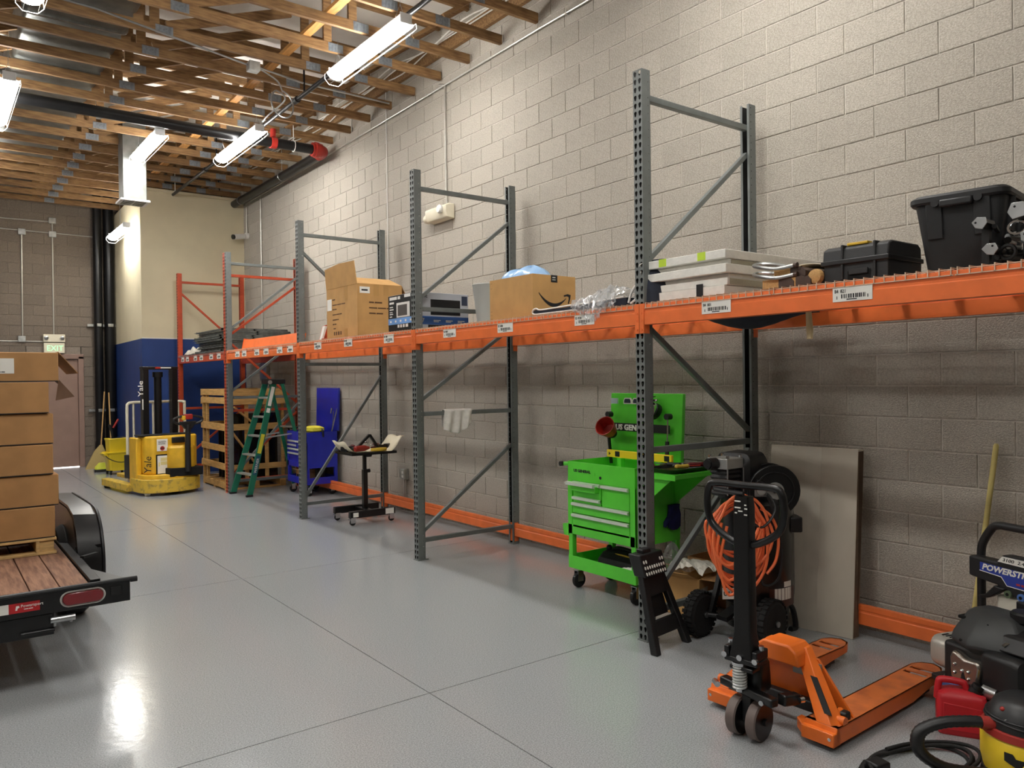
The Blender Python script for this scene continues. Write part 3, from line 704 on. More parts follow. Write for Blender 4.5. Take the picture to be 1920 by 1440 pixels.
# open carton with the printed smile
t = thing('smile_carton', 'tan carton with a printed curved arrow, blue plastic inside', 'carton', (3.74, 4.655, ZS))
W_, L_, H_ = .44, .565, .33
panel_box(t, 0, W_, 0, L_, H_, M_card)
def smile(t_):
    return (.075+.295*t_, .145-.085*math.sin(PI*min(1, t_*1.02)*.93+.12)*1.0+.05*t_*t_-.01)
sm = MB(); n = 18; top_, bot_ = [], []
for i in range(n+1):
    u = i/n; x = .06+.28*u; z = .185-.30*(u*(1-u))**1.0*.98-.03*u+.0
    w2 = .0145*math.sin(PI*min(1, u*.9+.07))**.8
    top_.append((x, z+w2)); bot_.append((x, z-w2))
sm.prism(top_+bot_[::-1], 'y', -.0014, -.0002)
sm.prism([(.315, .178), (.355, .19), (.388, .184), (.384, .155), (.368, .112), (.357, .114), (.367, .15), (.366, .168), (.346, .172), (.318, .166)], 'y', -.0014, -.0002)
put('smile_print', sm, M_ink, t, smooth=0)
put('sealing_tape', MB().box(.185, .25, -.0016, 0, H_-.055, H_+.001), M_ink, t, smooth=0)
print_lines(t, M_paper, (.20, -.0017, H_-.03), (1, 0, 0), (0, 0, 1), [(0, .008, [.012, .012], .008), (-.003, -.008, [.034], .004)])
print_lines(t, bpy.data.materials['print_brown'], (-.0003, L_-.012, .012), (0, -1, 0), (0, 0, 1), [(0, .0, [.022], .002), (0, .03, [.022], .002), (0, .06, [.022], .002), (0, .25, [.022], .002), (0, .29, [.022], .002)])
put('flap', MB().box(W_, W_+.005, .02, L_-.02, H_-.25, H_-.001), M_card2, t)
t2 = thing('blue_bag', 'bundle of pale blue plastic bags bulging out of the smile carton', 'bag', (3.95, 4.95, ZS+.255))
def bag(cx, cy, rx, ry, h, sd):
    r_ = random.Random(sd); ph = [r_.uniform(0, 6) for _ in range(4)]
    def f(u, v):
        a = 2*PI*u; e = v*PI/2
        k = 1+.10*math.sin(3*a+ph[0])+.06*math.sin(7*a+ph[1]+3*v)
        return Vector((cx+rx*k*math.cos(a)*math.cos(e), cy+ry*k*math.sin(a)*math.cos(e), h*math.sin(e)*(1+.07*math.sin(5*a+ph[2]))))
    return f
M_bag = mat('blue_film', (150, 188, 228), .25, var=.06, scale=10)
put('bag', MB().grid(bag(0, -.02, .19, .22, .175, 1), 30, 8), M_bag, t2, smooth=1.2)
put('bag', MB().grid(bag(-.05, .10, .14, .14, .155, 2), 30, 8), M_bag, t2, smooth=1.2)

# dark rubber mat, clear wrap, dark cloth bag
M_navy = mat('navy_cloth', (30, 36, 50), .8, var=.12, scale=20)
t = thing('folded_mat', 'dark flat folded mat with pale edge lying along the shelf lip', 'mat', (3.68, 3.62, ZS))
pr = [(0.0, 0.0), (.95, 0.0), (.985, .012), (.975, .036), (.94, .042), (.90, .03), (.6, .034), (.3, .042), (.0, .05)]
put('mat_body', MB().prism([(a, b) for a, b in pr], 'x', .02, .40), M_navy, t)
put('pale_edge', MB().tube(spline([(.018, .02, .055), (.018, .3, .048), (.018, .6, .042), (.018, .88, .036), (.018, .945, .05), (.018, .985, .035), (.018, .965, .008), (.018, .8, .006), (.018, .5, .006)], 5), .006, 6), M_white, t)
t = thing('clear_wrap', 'crumpled clear plastic wrap drooping over the orange beam', 'plastic wrap', (3.70, 3.78, ZS))
M_wrap = mat('clear_film', (225, 228, 230), .15, var=.05, scale=30, trans=.55, alpha=.55)
rr_ = random.Random(9)
def wrapf(u, v):
    y = -.10+.42*u; s = v
    d = .10*max(0, 1-abs(u-.52)/.42)
    if s < .35: x = -.055; z = -d+(d+.03)*s/.35
    else: q = (s-.35)/.65; x = -.055+.30*q; z = .055+.10*math.sin(PI*q)*max(.2, 1-abs(u-.35)*1.3)
    return Vector((x+rr_.uniform(-.016, .016), y+rr_.uniform(-.012, .012), z+rr_.uniform(-.018, .018)))
put('film', MB().grid(wrapf, 26, 16), M_wrap, t, smooth=0)
t = thing('cloth_bag', 'dark navy padded bag tucked behind the near grey upright', 'bag', (3.86, 3.43, ZS))
def nb(u, v):
    a = 2*PI*u; e = v*PI/2
    return Vector((.16*math.cos(a)*math.cos(e)**.6-.02, .16*math.sin(a)*math.cos(e)**.6, .27*math.sin(e)*(1+.08*math.sin(3*a))))
put('bag_body', MB().grid(nb, 24, 8), M_navy, t, smooth=1.2)
put('strap', MB().tube(spline([(-.17, .16, .01), (-.17, .13, .08), (-.16, .08, .13), (-.16, .05, .10), (-.17, .08, .04), (-.17, .14, .005)], 5), .008, 6), M_white, t)

# white foam boards
M_foam = mat('white_board', (232, 230, 222), .75, var=.03, scale=20, bump=.2, bscale=60)
bd = [(.0, 3.41, 2.84, .055, 0.0), (.012, 3.40, 2.83, .045, .01), (0.035, 3.395, 2.835, .025, .01), (-.015, 3.43, 2.815, .052, -.01), (.03, 3.41, 2.83, .032, .0), (-.01, 3.43, 2.82, .052, -.02)]
z = ZS; bn = ['lowest', 'second from the bottom', 'third from the bottom, thin', 'fourth from the bottom, thick', 'second from the top, thin', 'topmost, with two lime tape tabs']
for k, (dx, ya, yb, h, rz) in enumerate(bd):
    t = thing('foam_board', 'white boxed board in the stack by the near upright, ' + bn[k], 'board', (3.71+dx, (ya+yb)/2, z), rz, 'white boards on the shelf')
    ln = 1.04+(0.0 if k else .0)
    put('board', MB().box(0, ln, -(ya-yb)/2, (ya-yb)/2, 0, h-.0015), M_foam, t, bevel=.003)
    if k == 0: put('strap_label', MB().box(-.002, 0, -.13, -.08, .0, h+.02), M_ink, t, smooth=0)
    if k in (1, 4): put('side_liner', MB().box(0.02, ln+.004, -(ya-yb)/2-.003, -(ya-yb)/2+.002, .004, h-.006), mat('board_grey%d' % k, (176, 170, 150), .8), t)
    if k == 5:
        for yy in (.18, -.13): put('tape_tab', MB().box(-.002, .001, yy-.03, yy+.03, .004, h-.002).box(-.002, .03, yy-.03, yy+.03, h-.002, h), mat('lime_tape%d' % int(yy*100), (196, 226, 60), .5), t, smooth=0)
        put('wrap_strands', MB().tube(spline([(-.02, .31, .05), (-.05, .33, .03), (-.03, .34, .0), (-.05, .32, -.02)], 4), .004, 5), M_foam, t)
    z += h
# moulding offcuts with hooks and a beige cloth
t = thing('wrapped_bundle', 'cream sheet of paper draped over the wooden moulding pieces', 'paper', (3.78, 2.42, ZS))
put('sheet', MB().grid(lambda u, v: Vector((.06+.35*v, -.22+.40*u, .085+.045*math.sin(PI*u)-.03*v)), 14, 6), mat('cream_paper', (228, 220, 196), .7), t, smooth=1.2).modifiers.new('solid', 'SOLIDIFY').thickness = .003
M_raw = mat('raw_wood', (198, 156, 98), .7, var=.1, scale=12, stretch=(2, 12, 12)); M_wal = mat('stained_wood', (74, 56, 46), .5, var=.1, scale=14)
for i, (dy, dz, rot, lb) in enumerate(((.10, .0, .05, 'lower wooden moulding block with raw cut end'), (.0, .0, -.03, 'short wooden moulding block near the beam lip'), (.04, .052, .02, 'upper wooden moulding block with raw cut end'))):
    t = thing('moulding_block', lb + ' beside the hooks', 'wood block', (3.72+.01*i, 2.44+dy, ZS+dz), rot, 'moulding blocks')
    put('core', MB().box(0, .42, -.05, .05, 0, .05), M_raw, t, bevel=.002)
    put('stained_profile', MB().prism([(-.14, 0), (-.05, 0), (-.05, .05), (-.08, .055), (-.10, .045), (-.12, .05), (-.14, .03)], 'x', -.002, .42), M_wal, t, smooth=.4)
t = thing('wood_dowel', 'thick rounded wooden baluster end lying beside the black tool case', 'wood block', (3.73, 2.285, ZS))
put('dowel', MB().lathe([(.02, 0), (.036, .004), (.041, .02), (.041, .4)], (0, 0, .042), 'x', 20), M_raw, t)
put('stain', MB().lathe([(.0415, .03), (.042, .04), (.042, .4)], (0, 0, .042), 'x', 20), M_wal, t)
for i in range(2):
    t = thing('looped_hook', ('upper' if i else 'lower') + ' bent silver metal loop lying on the moulding blocks', 'hook', (3.70, 2.50, ZS+.055+.05*i), 0, 'metal loops')
    lp = spline([(.03, -.10, .01), (.01, .0, -.0), (.0, .10, .02), (.02, .145, .035), (.06, .12, .045), (.07, .03, .03), (.06, -.06, .0), (.05, -.11, -.01)], 5)
    put('loop', MB().tube(lp, .011, 8), M_steel, t)
    for q in (lp[0], lp[-1]): put('tip', MB().cyl(q, (q[0], q[1]-.02, q[2]), .014, n=10), M_wal, t)

# black tool case
M_case = mat('case_plastic', (38, 39, 40), .55, var=.06, bump=.1, bscale=200)
t = thing('tool_case', 'black plastic tool case with a yellow latch', 'tool case', (3.76, 1.905, ZS))
put('lower_shell', MB().prism([(0, 0), (.34, 0), (.34, .09), (.33, .10), (-.008, .10), (-.008, .09), (0, .085)], 'y', 0, .34), M_case, t, bevel=.008)
put('upper_shell', MB().prism([(-.008, .102), (.335, .102), (.33, .165), (.30, .185), (.035, .185), (.0, .168)], 'y', -.004, .344), M_case, t, bevel=.008)
put('rim', MB().box(-.016, .345, -.010, .350, .088, .112), M_black, t, bevel=.004)
for yy in (.065, .235): put('rib', MB().box(-.012, .33, yy-.006, yy+.006, .01, .187), M_case, t, bevel=.003)
put('handle_recess', MB().box(-.002, .01, .09, .21, .0, .05), M_dark, t, smooth=0)
put('handle', MB().box(-.012, .002, .10, .20, .03, .06), M_case, t, bevel=.004)
put('yellow_latch', MB().box(.02, .07, .115, .225, .182, .197), mat('latch_yellow', (216, 174, 40), .45), t, bevel=.004)
# big black tote
t = thing('storage_tote', 'big black plastic tote with rim lid and handles', 'tote', (4.06, 1.645, ZS), .12)
def rr(w, d, r, z): return [Vector((x, y, z)) for x, y in rrect(w, d, r, 5)]
put('body', MB().loft([rr(.36, .29, .03, 0), rr(.37, .30, .035, .012), rr(.46, .385, .045, .335)]), M_case, t, smooth=.5)
put('rim', MB().loft([rr(.485, .41, .05, .325), rr(.50, .425, .055, .335), rr(.50, .425, .055, .355), rr(.485, .41, .05, .362)]), M_black, t, smooth=.5)
put('lid', MB().loft([rr(.47, .395, .045, .360), rr(.46, .385, .045, .370)]), M_black, t, smooth=.5)
for sy in (-1, 1):
    wd = MB()
    for (z0, z1) in ((.16, .33),): 
        xo = -.18-.045*z0/.33; x1 = -.18-.045*z1/.33
        wd.add([(xo-.014, sy*.10-.035, z0), (xo-.014, sy*.10+.035, z0), (x1-.016, sy*.10+.035, z1), (x1-.016, sy*.10-.035, z1), (xo+.01, sy*.10-.035, z0), (xo+.01, sy*.10+.035, z0), (x1+.01, sy*.10+.035, z1), (x1+.01, sy*.10-.035, z1)], [(0, 1, 2, 3), (4, 5, 6, 7), (0, 1, 5, 4), (1, 2, 6, 5), (2, 3, 7, 6), (3, 0, 4, 7)])
    put('rib', wd, M_case, t, bevel=.004)
put('handle', MB().box(-.265, -.22, -.07, .07, .300, .335), M_black, t, bevel=.008)
for a in (-.09, .09): put('notch', MB().cyl((-.255, a, .325), (-.235, a, .325), .018), M_black, t)
put('corner_ridge', MB().cyl((-.1, -.155, .03), (-.13, -.195, .33), .018).cyl((.05, -.155, .03), (.06, -.197, .33), .018), M_case, t)
# bundle of black rods with bright end plates
names = ['upper left', 'lower left', 'upper right', 'lower right']
for k, (dy, dz, rot, sz) in enumerate(((1.475, .185, .2, 1.0), (1.435, .065, 2.2, 1.0), (1.325, .215, 1.0, 1.35), (1.285, .10, .6, 1.1))):
    t = thing('bracket_rod', names[k] + ' black steel leg with a bright cut end plate beside the black tote', 'steel rod', (3.72, dy, ZS+dz), 0, 'black steel legs')
    a = [(.035*sz*math.cos(rot+q)*r_, .030*sz*math.sin(rot+q)*r_) for q, r_ in ((0, 1.0), (1.0, .95), (2.1, 1.0), (3.0, .85), (4.2, 1.0), (5.2, .9))]
    put('end_plate', MB().prism(a, 'x', -.006, .0), M_steel, t, bevel=.0015)
    put('leg', MB().prism([(u*.8, v*.8) for u, v in a], 'x', 0, .10 if k < 2 else .62), M_blacks, t)
    put('screw_hole', MB().cyl((-.0068, a[0][0]*.5, a[0][1]*.5), (-.004, a[0][0]*.5, a[0][1]*.5), .005, n=8), M_dark, t)
    if k != 1: put('under_prop', MB().box(.05, .08, -.015, .015, -dz, -.02) if k < 2 else MB().box(.10, .13, -.02, .02, -dz, -.02).box(.45, .48, -.02, .02, -dz, -.02), M_blacks, t)
t = thing('bracket_bundle', 'tangle of shiny black clamps and cut steel tubes in the near shelf corner', 'clamp', (3.80, 1.385, ZS))
for k in range(9):
    r_ = random.Random(k); a = (r_.uniform(-.06, .1), r_.uniform(-.07, .06), .012+.02*k); b = (a[0]+r_.uniform(.1, .3), a[1]+r_.uniform(-.08, .08), a[2]+r_.uniform(-.01, .03))
    put('tube', MB().cyl(a, b, r_.uniform(.009, .016), n=10), M_steel if k % 3 == 0 else M_blacks, t)
put('clamp_ring', MB().tube([(-.03, .03*math.cos(q), .05+.03*math.sin(q)) for q in [PI/8*k for k in range(16)]], .008, 6, closed=True), M_blacks, t)
put('clamp_ring', MB().tube([(-.035, -.04+.035*math.cos(q), .15+.028*math.sin(q)) for q in [PI/8*k for k in range(16)]], .009, 6, closed=True), M_chrome, t)

# hanging under the shelf
t = thing('wooden_stick', 'pale wooden tool shaft hanging down from the underside of the near shelf', 'stick', (4.0, 2.485, 1.90))
put('handle', MB().tube([(.01, 0, 0), (.012, .001, .05), (.0, 0, .15), (-.005, 0, .262)], [.016, .019, .016, .017], 12), mat('pale_handle', (214, 194, 150), .6, var=.06), t)
t = thing('hung_cloth', 'dark navy cloth sagging beneath the near shelf beside the upright', 'cloth', (4.1, 3.0, 2.10))
put('cloth', MB().grid(lambda u, v: Vector((-.3+.7*v, -.28+.56*u, -.10*math.sin(PI*u)*math.sin(PI*v)+.0)), 12, 10), M_navy, t, smooth=1.2).modifiers.new('solid', 'SOLIDIFY').thickness = .01
# ------------------------------------------------------------------ far end: stacker, bucket, brooms, crate, ladder
M_yel = mat('stacker_yellow', (226, 178, 44), 0.42, var=0.08, scale=5)
M_yelw = mat('worn_yellow', (214, 178, 62), 0.55, var=0.2, scale=14, c2=(150, 128, 66), lo=.3, hi=.5)
M_guard = mat('cream_tube', (226, 220, 198), 0.4, var=.03)
t = thing('pallet_stacker', 'yellow walk-behind electric pallet stacker with black mast parked by the blue corner', 'stacker', (2.95, 12.88, 0), math.radians(8))
def dshape(w, y0, y1, n=14, s=1.0):
    pts = [(w, y1), (-w, y1), (-w, y0+.30*s)]
    for k in range(1, n): 
        a = PI+PI*k/n; pts.append((w*math.cos(a), y0+.30*s+.30*s*math.sin(a)))
    pts.append((w, y0+.30*s)); return pts
put('bumper', MB().prism(dshape(.455, -.52, .12), 'z', .045, .25), M_yelw, t, bevel=.012)
put('skirt', MB().prism(dshape(.43, -.50, .12), 'z', .25, .31), M_yel, t, bevel=.006)
put('body', MB().prism([(-.36, .10), (.43, .10), (.43, -.22), (.36, -.32), (-.28, -.32), (-.36, -.22)], 'z', .31, .885), M_yel, t, bevel=.03, seg=3)
put('left_tank', MB().box(-.44, -.36, -.10, .20, .05, .86), M_yel, t, bevel=.015)
put('motor_cover', MB().lathe([(.20, .36), (.205, .38), (.205, .70), (.17, .735)], (.13, -.34, 0), 'z', 28, 1, .75), M_yel, t)
put('control_box', MB().box(.0, .19, -.36, -.30, .77, .86), M_black, t, bevel=.01)
put('drive_slot', MB().prism([(-.10, -.50), (.40, -.50), (.40, -.30), (-.10, -.30)], 'z', .27, .40), M_dark, t, bevel=.01)
put('top_tray', MB().box(-.40, .40, -.2, .1, .885, .90), M_dark, t, bevel=.004)
n = put('warning_notice', MB().box(-.22, -.06, -.325, -.318, .66, .84), M_paper, t, smooth=0)
put('red_sign', MB().cyl((-.14, -.326, .70), (-.14, -.3245, .70), .034, n=18), M_red, n)
print_lines(n, M_ink, (-.20, -.3255, .75), (1, 0, 0), (0, 0, 1), [(0, .055, [.03, .05, .02], .006), (0, .04, [.05, .03, .03], .006), (0, .025, [.04, .06], .006), (0, .01, [.03, .03, .04], .006), (.03, -.055, [.06], .012)])
n = put('document_pouch', MB().box(-.235, 0.0, -.325, -.318, .30, .61), M_dark, t, smooth=0)
put('document', MB().box(-.215, -.02, -.327, -.3245, .32, .59), M_paper, n, smooth=0)
print_lines(n, mat('doc_tint', (226, 214, 150), .7), (-.20, -.3275, .45), (1, 0, 0), (0, 0, 1), [(.03, .06, [.13], .05), (0, -.02, [.02], .06), (.03, .0, [.13], .05)])
text('Yale', .15, M_ink, t, (-.31, -.327, .33), (.02, -.0, 1), (-1, 0, 0), shear=.2)
for s in (-.20, .24): put('mast_channel', MB().box(s-.045, s+.045, .13, .25, .12, 1.94), M_blacks, t, bevel=.006)
put('mast_head', MB().box(-.25, .29, .12, .26, 1.90, 1.945), M_blacks, t, bevel=.006)
put('head_badge', MB().box(-.06, .02, .115, .12, 1.912, 1.938), M_red, t, smooth=0); put('head_strip', MB().box(.02, .18, .115, .12, 1.918, 1.934), M_paper, t, smooth=0)
put('lift_cylinder', MB().cyl((.0, .19, .2), (.0, .19, 1.78), .055).cyl((.0, .19, 1.78), (.0, .19, 1.86), .075), M_blacks, t)
put('mast_stripe', MB().box(-.258, -.244, .126, .132, 1.28, 1.44), M_paper, t, smooth=0)
text('Yale', .11, M_paper, t, (-.246, .125, 1.48), (0, 0, 1), (-1, 0, 0), sx=1.3)
gm = MB()
for k in range(9): gm.box(.13+.018*k, .132+.018*k, .10, .104, .95, 1.90)
for k in range(22): gm.box(.13, .28, .10, .104, .96+.043*k, .962+.043*k)
put('wire_guard', gm, M_pipe_black, t)['kind'] = 'stuff'
fr_ = spline([(-.34, .55, .15), (-.34, .55, .9), (-.34, .55, 1.30), (-.325, .55, 1.36), (-.26, .55, 1.385), (.1, .55, 1.385), (.48, .55, 1.385), (.545, .55, 1.36), (.56, .55, 1.30), (.56, .55, .22)], 4)
put('load_backrest', MB().tube(fr_, .022, 10), M_guard, t)
for xx in (-.24, .06, .46): put('backrest_bar', MB().cyl((xx, .56, .25), (xx, .56, 1.385), .016, n=10), M_guard, t)
put('tiller_arm', MB().tube([(.16, -.53, .34), (.16, -.53, .75), (.17, -.53, 1.05)], [.045, .042, .036], 12), M_black, t)
hd = MB().loft([[Vector((.17+a*c, -.52+b*.5, zz)) for a, b in ((-.05, -.06), (.05, -.06), (.05, .06), (-.05, .06))] for c, zz in ((1, .98), (2.2, 1.06), (2.6, 1.10))])
put('tiller_head', hd, M_black, t, bevel=.012)
put('tiller_grip', MB().tube(spline([(.06, -.52, 1.06), (-.03, -.53, 1.09), (-.045, -.53, 1.14), (.03, -.53, 1.17), (.17, -.53, 1.19), (.31, -.53, 1.17), (.385, -.53, 1.14), (.37, -.53, 1.09), (.28, -.52, 1.06)], 5), .018, 8), M_black, t)
put('red_switch', MB().box(.11, .23, -.57, -.49, 1.13, 1.21), M_red, t, bevel=.012)
put('yellow_button', MB().box(.07, .12, -.575, -.50, 1.12, 1.19), M_yel, t, bevel=.01)
for s, xx in ((-1, -.44), (1, .46)):
    put('straddle_leg', MB().prism([(xx-.07, .1), (xx+.07, .1), (xx+.07, 1.20), (xx+.02, 1.30), (xx-.07, 1.26)], 'z', .04, .15), M_yelw, t, bevel=.01)
for xx in (-.20, .22): put('fork', MB().box(xx-.08, xx+.08, .27, 1.25, .16, .22), M_yelw, t, bevel=.01)
put('drive_wheel', MB().cyl((-.06, -.2, .115), (.16, -.2, .115), .115), M_rubber, t)
for xx in (-.44, .46): put('load_wheel', MB().cyl((xx-.04, 1.2, .05), (xx+.04, 1.2, .05), .05), M_rubber, t)
put('caster_wheel', MB().cyl((-.39, -.30, .045), (-.33, -.30, .045), .045), M_guard, t)
put('battery_box', MB().box(-.44, -.36, .21, .42, .22, .58), M_black, t, bevel=.01)

M_byel = mat('bucket_yellow', (232, 202, 40), .4, var=.04, scale=4)
t = thing('mop_bucket', 'bright yellow mop bucket with wringer on casters behind the stacker', 'bucket', (2.84, 16.0, 0), .15)
put('tub', MB().loft([rr(.30, .24, .04, .07), rr(.36, .30, .05, .38), rr(.42, .34, .06, .40), rr(.42, .34, .06, .42)], True), M_byel, t, smooth=.5)
put('wringer', MB().loft([rr(.30, .22, .03, .36), rr(.32, .24, .03, .62), rr(.35, .27, .03, .66), rr(.33, .25, .03, .67)], True), M_byel, t, smooth=.5)
put('spout', MB().prism([(-.26, .40), (-.17, .42), (-.17, .33), (-.20, .33)], 'y', -.10, .10), M_byel, t)
put('wringer_cavity', MB().box(-.10, .13, -.09, .09, .64, .672), M_dark, t, smooth=0)
put('carry_handle', MB().tube(spline([(-.21, 0, .40), (-.2, -.16, .32), (-.05, -.2, .24), (.1, -.2, .24), (.21, -.16, .32), (.21, 0, .40)], 5), .008, 6), M_black, t)
put('press_lever', MB().tube([(-.02, .06, .55), (-.06, .05, .80), (-.10, .05, .92)], .022, 8), M_black, t)
put('red_grip', MB().tube([(-.03, .05, .86), (.06, .04, 1.02)], .018, 8), M_red, t)
for sx in (-1, 1):
    for sy in (-1, 1):
        c = put('caster', MB().box(sx*.13-.02, sx*.13+.02, sy*.10-.02, sy*.10+.02, .05, .08), M_black, t)
        put('wheel', MB().cyl((sx*.13-.012, sy*.10, .03), (sx*.13+.012, sy*.10, .03), .03), M_rubber, c)
M_straw = mat('broom_straw', (188, 164, 104), .9, var=.25, scale=60, stretch=(12, 12, 1))
t = thing('straw_broom', 'corn straw broom with pale stick leaning on the black pipes', 'broom', (2.72, 17.30, 0))
put('bristles', MB().loft([[Vector((a, b, 0)) for a, b in rrect(.42, .10, .04)], [Vector((.06+a, .05+b, .34)) for a, b in rrect(.20, .07, .03)], [Vector((.09+a, .07+b, .46)) for a, b in rrect(.05, .045, .02)]]), M_straw, t, smooth=.5)
put('stick', MB().tube([(.09, .07, .44), (.20, .28, 1.52)], .013, 8), M_raw, t)
t = thing('push_broom_handle', 'pale broom stick standing in front of the straw broom', 'broom', (2.92, 16.9, 0))
put('stick', MB().tube([(0, 0, .06), (.07, .62, 1.50)], .013, 8), M_raw, t)
put('broom_head', MB().box(-.18, .18, -.04, .04, .035, .08), M_raw, t, bevel=.006); put('bristles', MB().box(-.17, .17, -.035, .035, 0, .036), M_straw, t)
t = thing('floor_scrubber_brush', 'small lime and black brush lying on the floor beside the mop bucket', 'brush', (2.70, 16.6, 0))
put('brush_body', MB().loft([rr(.26, .16, .03, .05), rr(.24, .14, .04, .10), rr(.12, .10, .03, .17)]), mat('lime_plastic', (222, 226, 70), .45), t, smooth=.5)
put('black_base', MB().loft([rr(.28, .18, .03, 0), rr(.27, .17, .03, .052)]), M_black, t)

# wooden slatted crate on its pallet
M_crate = mat('crate_pine', (208, 164, 98), .7, var=.10, scale=6, stretch=(1, 1, 6))
t = thing('wooden_crate', 'tall slatted pine crate on a pallet standing behind the orange upright', 'crate', (3.72, 12.28, 0))
Wc, Lc = .95, 1.26; ZP = .135
def plank(*b): return put('plank', MB().box(*b), M_crate, t, bevel=.002, smooth=0)
for k in range(5): plank(.0, Wc, .02+k*.29, .02+k*.29+.10, .115, ZP)
for x in (0, Wc/2-.045, Wc-.09): plank(x, x+.09, 0, Lc, .022, .115)
for k in range(3): plank(0, Wc, .0+k*.58, .10+k*.58, 0, .022)
for x in (.0, Wc-.05):
    for y in (.02, Lc-.26, Lc-.06): plank(x, x+.04, y, y+.05, ZP, 1.55)
for x in (.30, .62): plank(x, x+.06, .012, .032, ZP, 1.55)
for z, h in ((.32, .10), (.60, .10), (.93, .11), (1.35, .10), (1.48, .10)):
    plank(-.018, 0, -.0, Lc, z, z+h); 
for z, h in ((.30, .09), (.93, .10), (1.33, .10), (1.47, .11)): plank(-.018, Wc, -.018, 0.0, z, z+h); plank(-.018, Wc, Lc, Lc+.018, z, z+h)
for k in range(9): plank(-.02, Wc, .0+k*.142, .128+k*.142, 1.55, 1.568)
put('diagonal_brace', MB().bar((.06, -.03, .95), (.50, -.03, .32), .02, .08, (0, 1, 0)).bar((.12, -.03, 1.30), (.46, -.03, 1.0), .02, .08, (0, 1, 0)), M_crate, t)
t2 = thing('glass_panes', 'dark glossy panels standing upright inside the slatted crate', 'panel', (4.2, 12.9, ZP))
for k in range(5): put('pane', MB().box(-.35, .40, -.45+k*.16, -.44+k*.16, .001, 1.05-.06*k, Matrix.Rotation(.06*(k % 2), 4, 'X')), mat('dark_glass%d' % k, (26, 24, 24), .15), t2)

# green fibreglass stepladder
M_green = mat('ladder_green', (22, 112, 84), .45, var=.06, scale=8)
M_alu = mat('aluminium', (188, 190, 186), .4, .7, var=.08)
t = thing('step_ladder', 'green fibreglass stepladder with grey treads leaning by the grey upright', 'ladder', (0, 0, 0))
TL, TR_ = Vector((4.10, 11.42, 1.66)), Vector((4.12, 11.10, 1.66))
FLv, FRv = Vector((3.70, 11.90, 0.0)), Vector((3.78, 11.40, 0.0))
def rail(a, b, w, d, m, nm):
    up = Vector((0, 1, 0)); return put(nm, MB().bar(a, b, d, w, up), m, t, bevel=.004)
rail(FLv, Vector((4.14, 11.68, 1.66)), .03, .085, M_green, 'front_rail')
rail(FRv, Vector((4.16, 11.38, 1.66)), .03, .085, M_green, 'front_rail')
for k in range(5):
    q = .19+k*.17
    a = FLv.lerp(Vector((4.14, 11.68, 1.66)), q); b = FRv.lerp(Vector((4.16, 11.38, 1.66)), q)
    put('tread', MB().bar(a, b, .085, .028), M_alu, t, bevel=.004)
rail(Vector((4.62, 11.78, 0)), Vector((4.22, 11.68, 1.66)), .025, .05, M_green, 'rear_rail')
rail(Vector((4.70, 11.30, 0)), Vector((4.28, 11.36, 1.66)), .025, .05, M_green, 'rear_rail')
put('rear_strut', MB().bar((4.50, 11.74, .5), (4.58, 11.32, .5), .02, .025).bar((4.38, 11.71, 1.0), (4.44, 11.34, 1.0), .02, .025), M_alu, t)
put('spreader', MB().bar((3.90, 11.80, .85), (4.36, 11.72, .90), .02, .02).bar((3.97, 11.40, .85), (4.42, 11.36, .90), .02, .02), M_alu, t)
put('top_cap', MB().box(4.09, 4.33, 11.34, 11.72, 1.65, 1.73), M_black, t, bevel=.015)
put('hinge_pin', MB().cyl((4.09, 11.325, 1.68), (4.09, 11.345, 1.68), .03), M_alu, t)
d_ = (Vector((4.16, 11.38, 1.66))-FRv).normalized()
sd = Vector((0, 0, 0))
for nm, q0, q1, m, w in (('spec_label', .80, .97, M_paper, .05), ('warning_label', .38, .55, mat('label_yellow', (226, 214, 60), .5), .055), ('white_label', .74, .78, M_paper, .05)):
    a = FRv.lerp(Vector((4.16, 11.38, 1.66)), q0)+Vector((-.0, -.017, 0)); b = FRv.lerp(Vector((4.16, 11.38, 1.66)), q1)+Vector((-.0, -.017, 0))
    put(nm, MB().bar(a, b, w, .003, (0, 1, 0)), m, t, smooth=0)
a = FRv.lerp(Vector((4.16, 11.38, 1.66)), .20)+Vector((-.012, -.0175, 0)); tx = mat('teal_label', (18, 84, 104), .5)
o_ = put('maker_label', MB().bar(FRv.lerp(Vector((4.16, 11.38, 1.66)), .19)+Vector((0, -.017, 0)), FRv.lerp(Vector((4.16, 11.38, 1.66)), .36)+Vector((0, -.017, 0)), .06, .003, (0, 1, 0)), tx, t, smooth=0)
text('WERNER', .055, M_paper, o_, FRv.lerp(Vector((4.16, 11.38, 1.66)), .205)+Vector((.02, -.0195, 0)), d_, Vector((-d_.z, 0, d_.x)))
for q in (FLv, FRv): put('foot', MB().box(q.x-.05, q.x+.05, q.y-.02, q.y+.02, 0, .03), M_rubber, t, bevel=.004)
for q in ((4.62, 11.78), (4.70, 11.30)): put('foot', MB().box(q[0]-.03, q[0]+.03, q[1]-.02, q[1]+.02, 0, .03), M_rubber, t, bevel=.004)
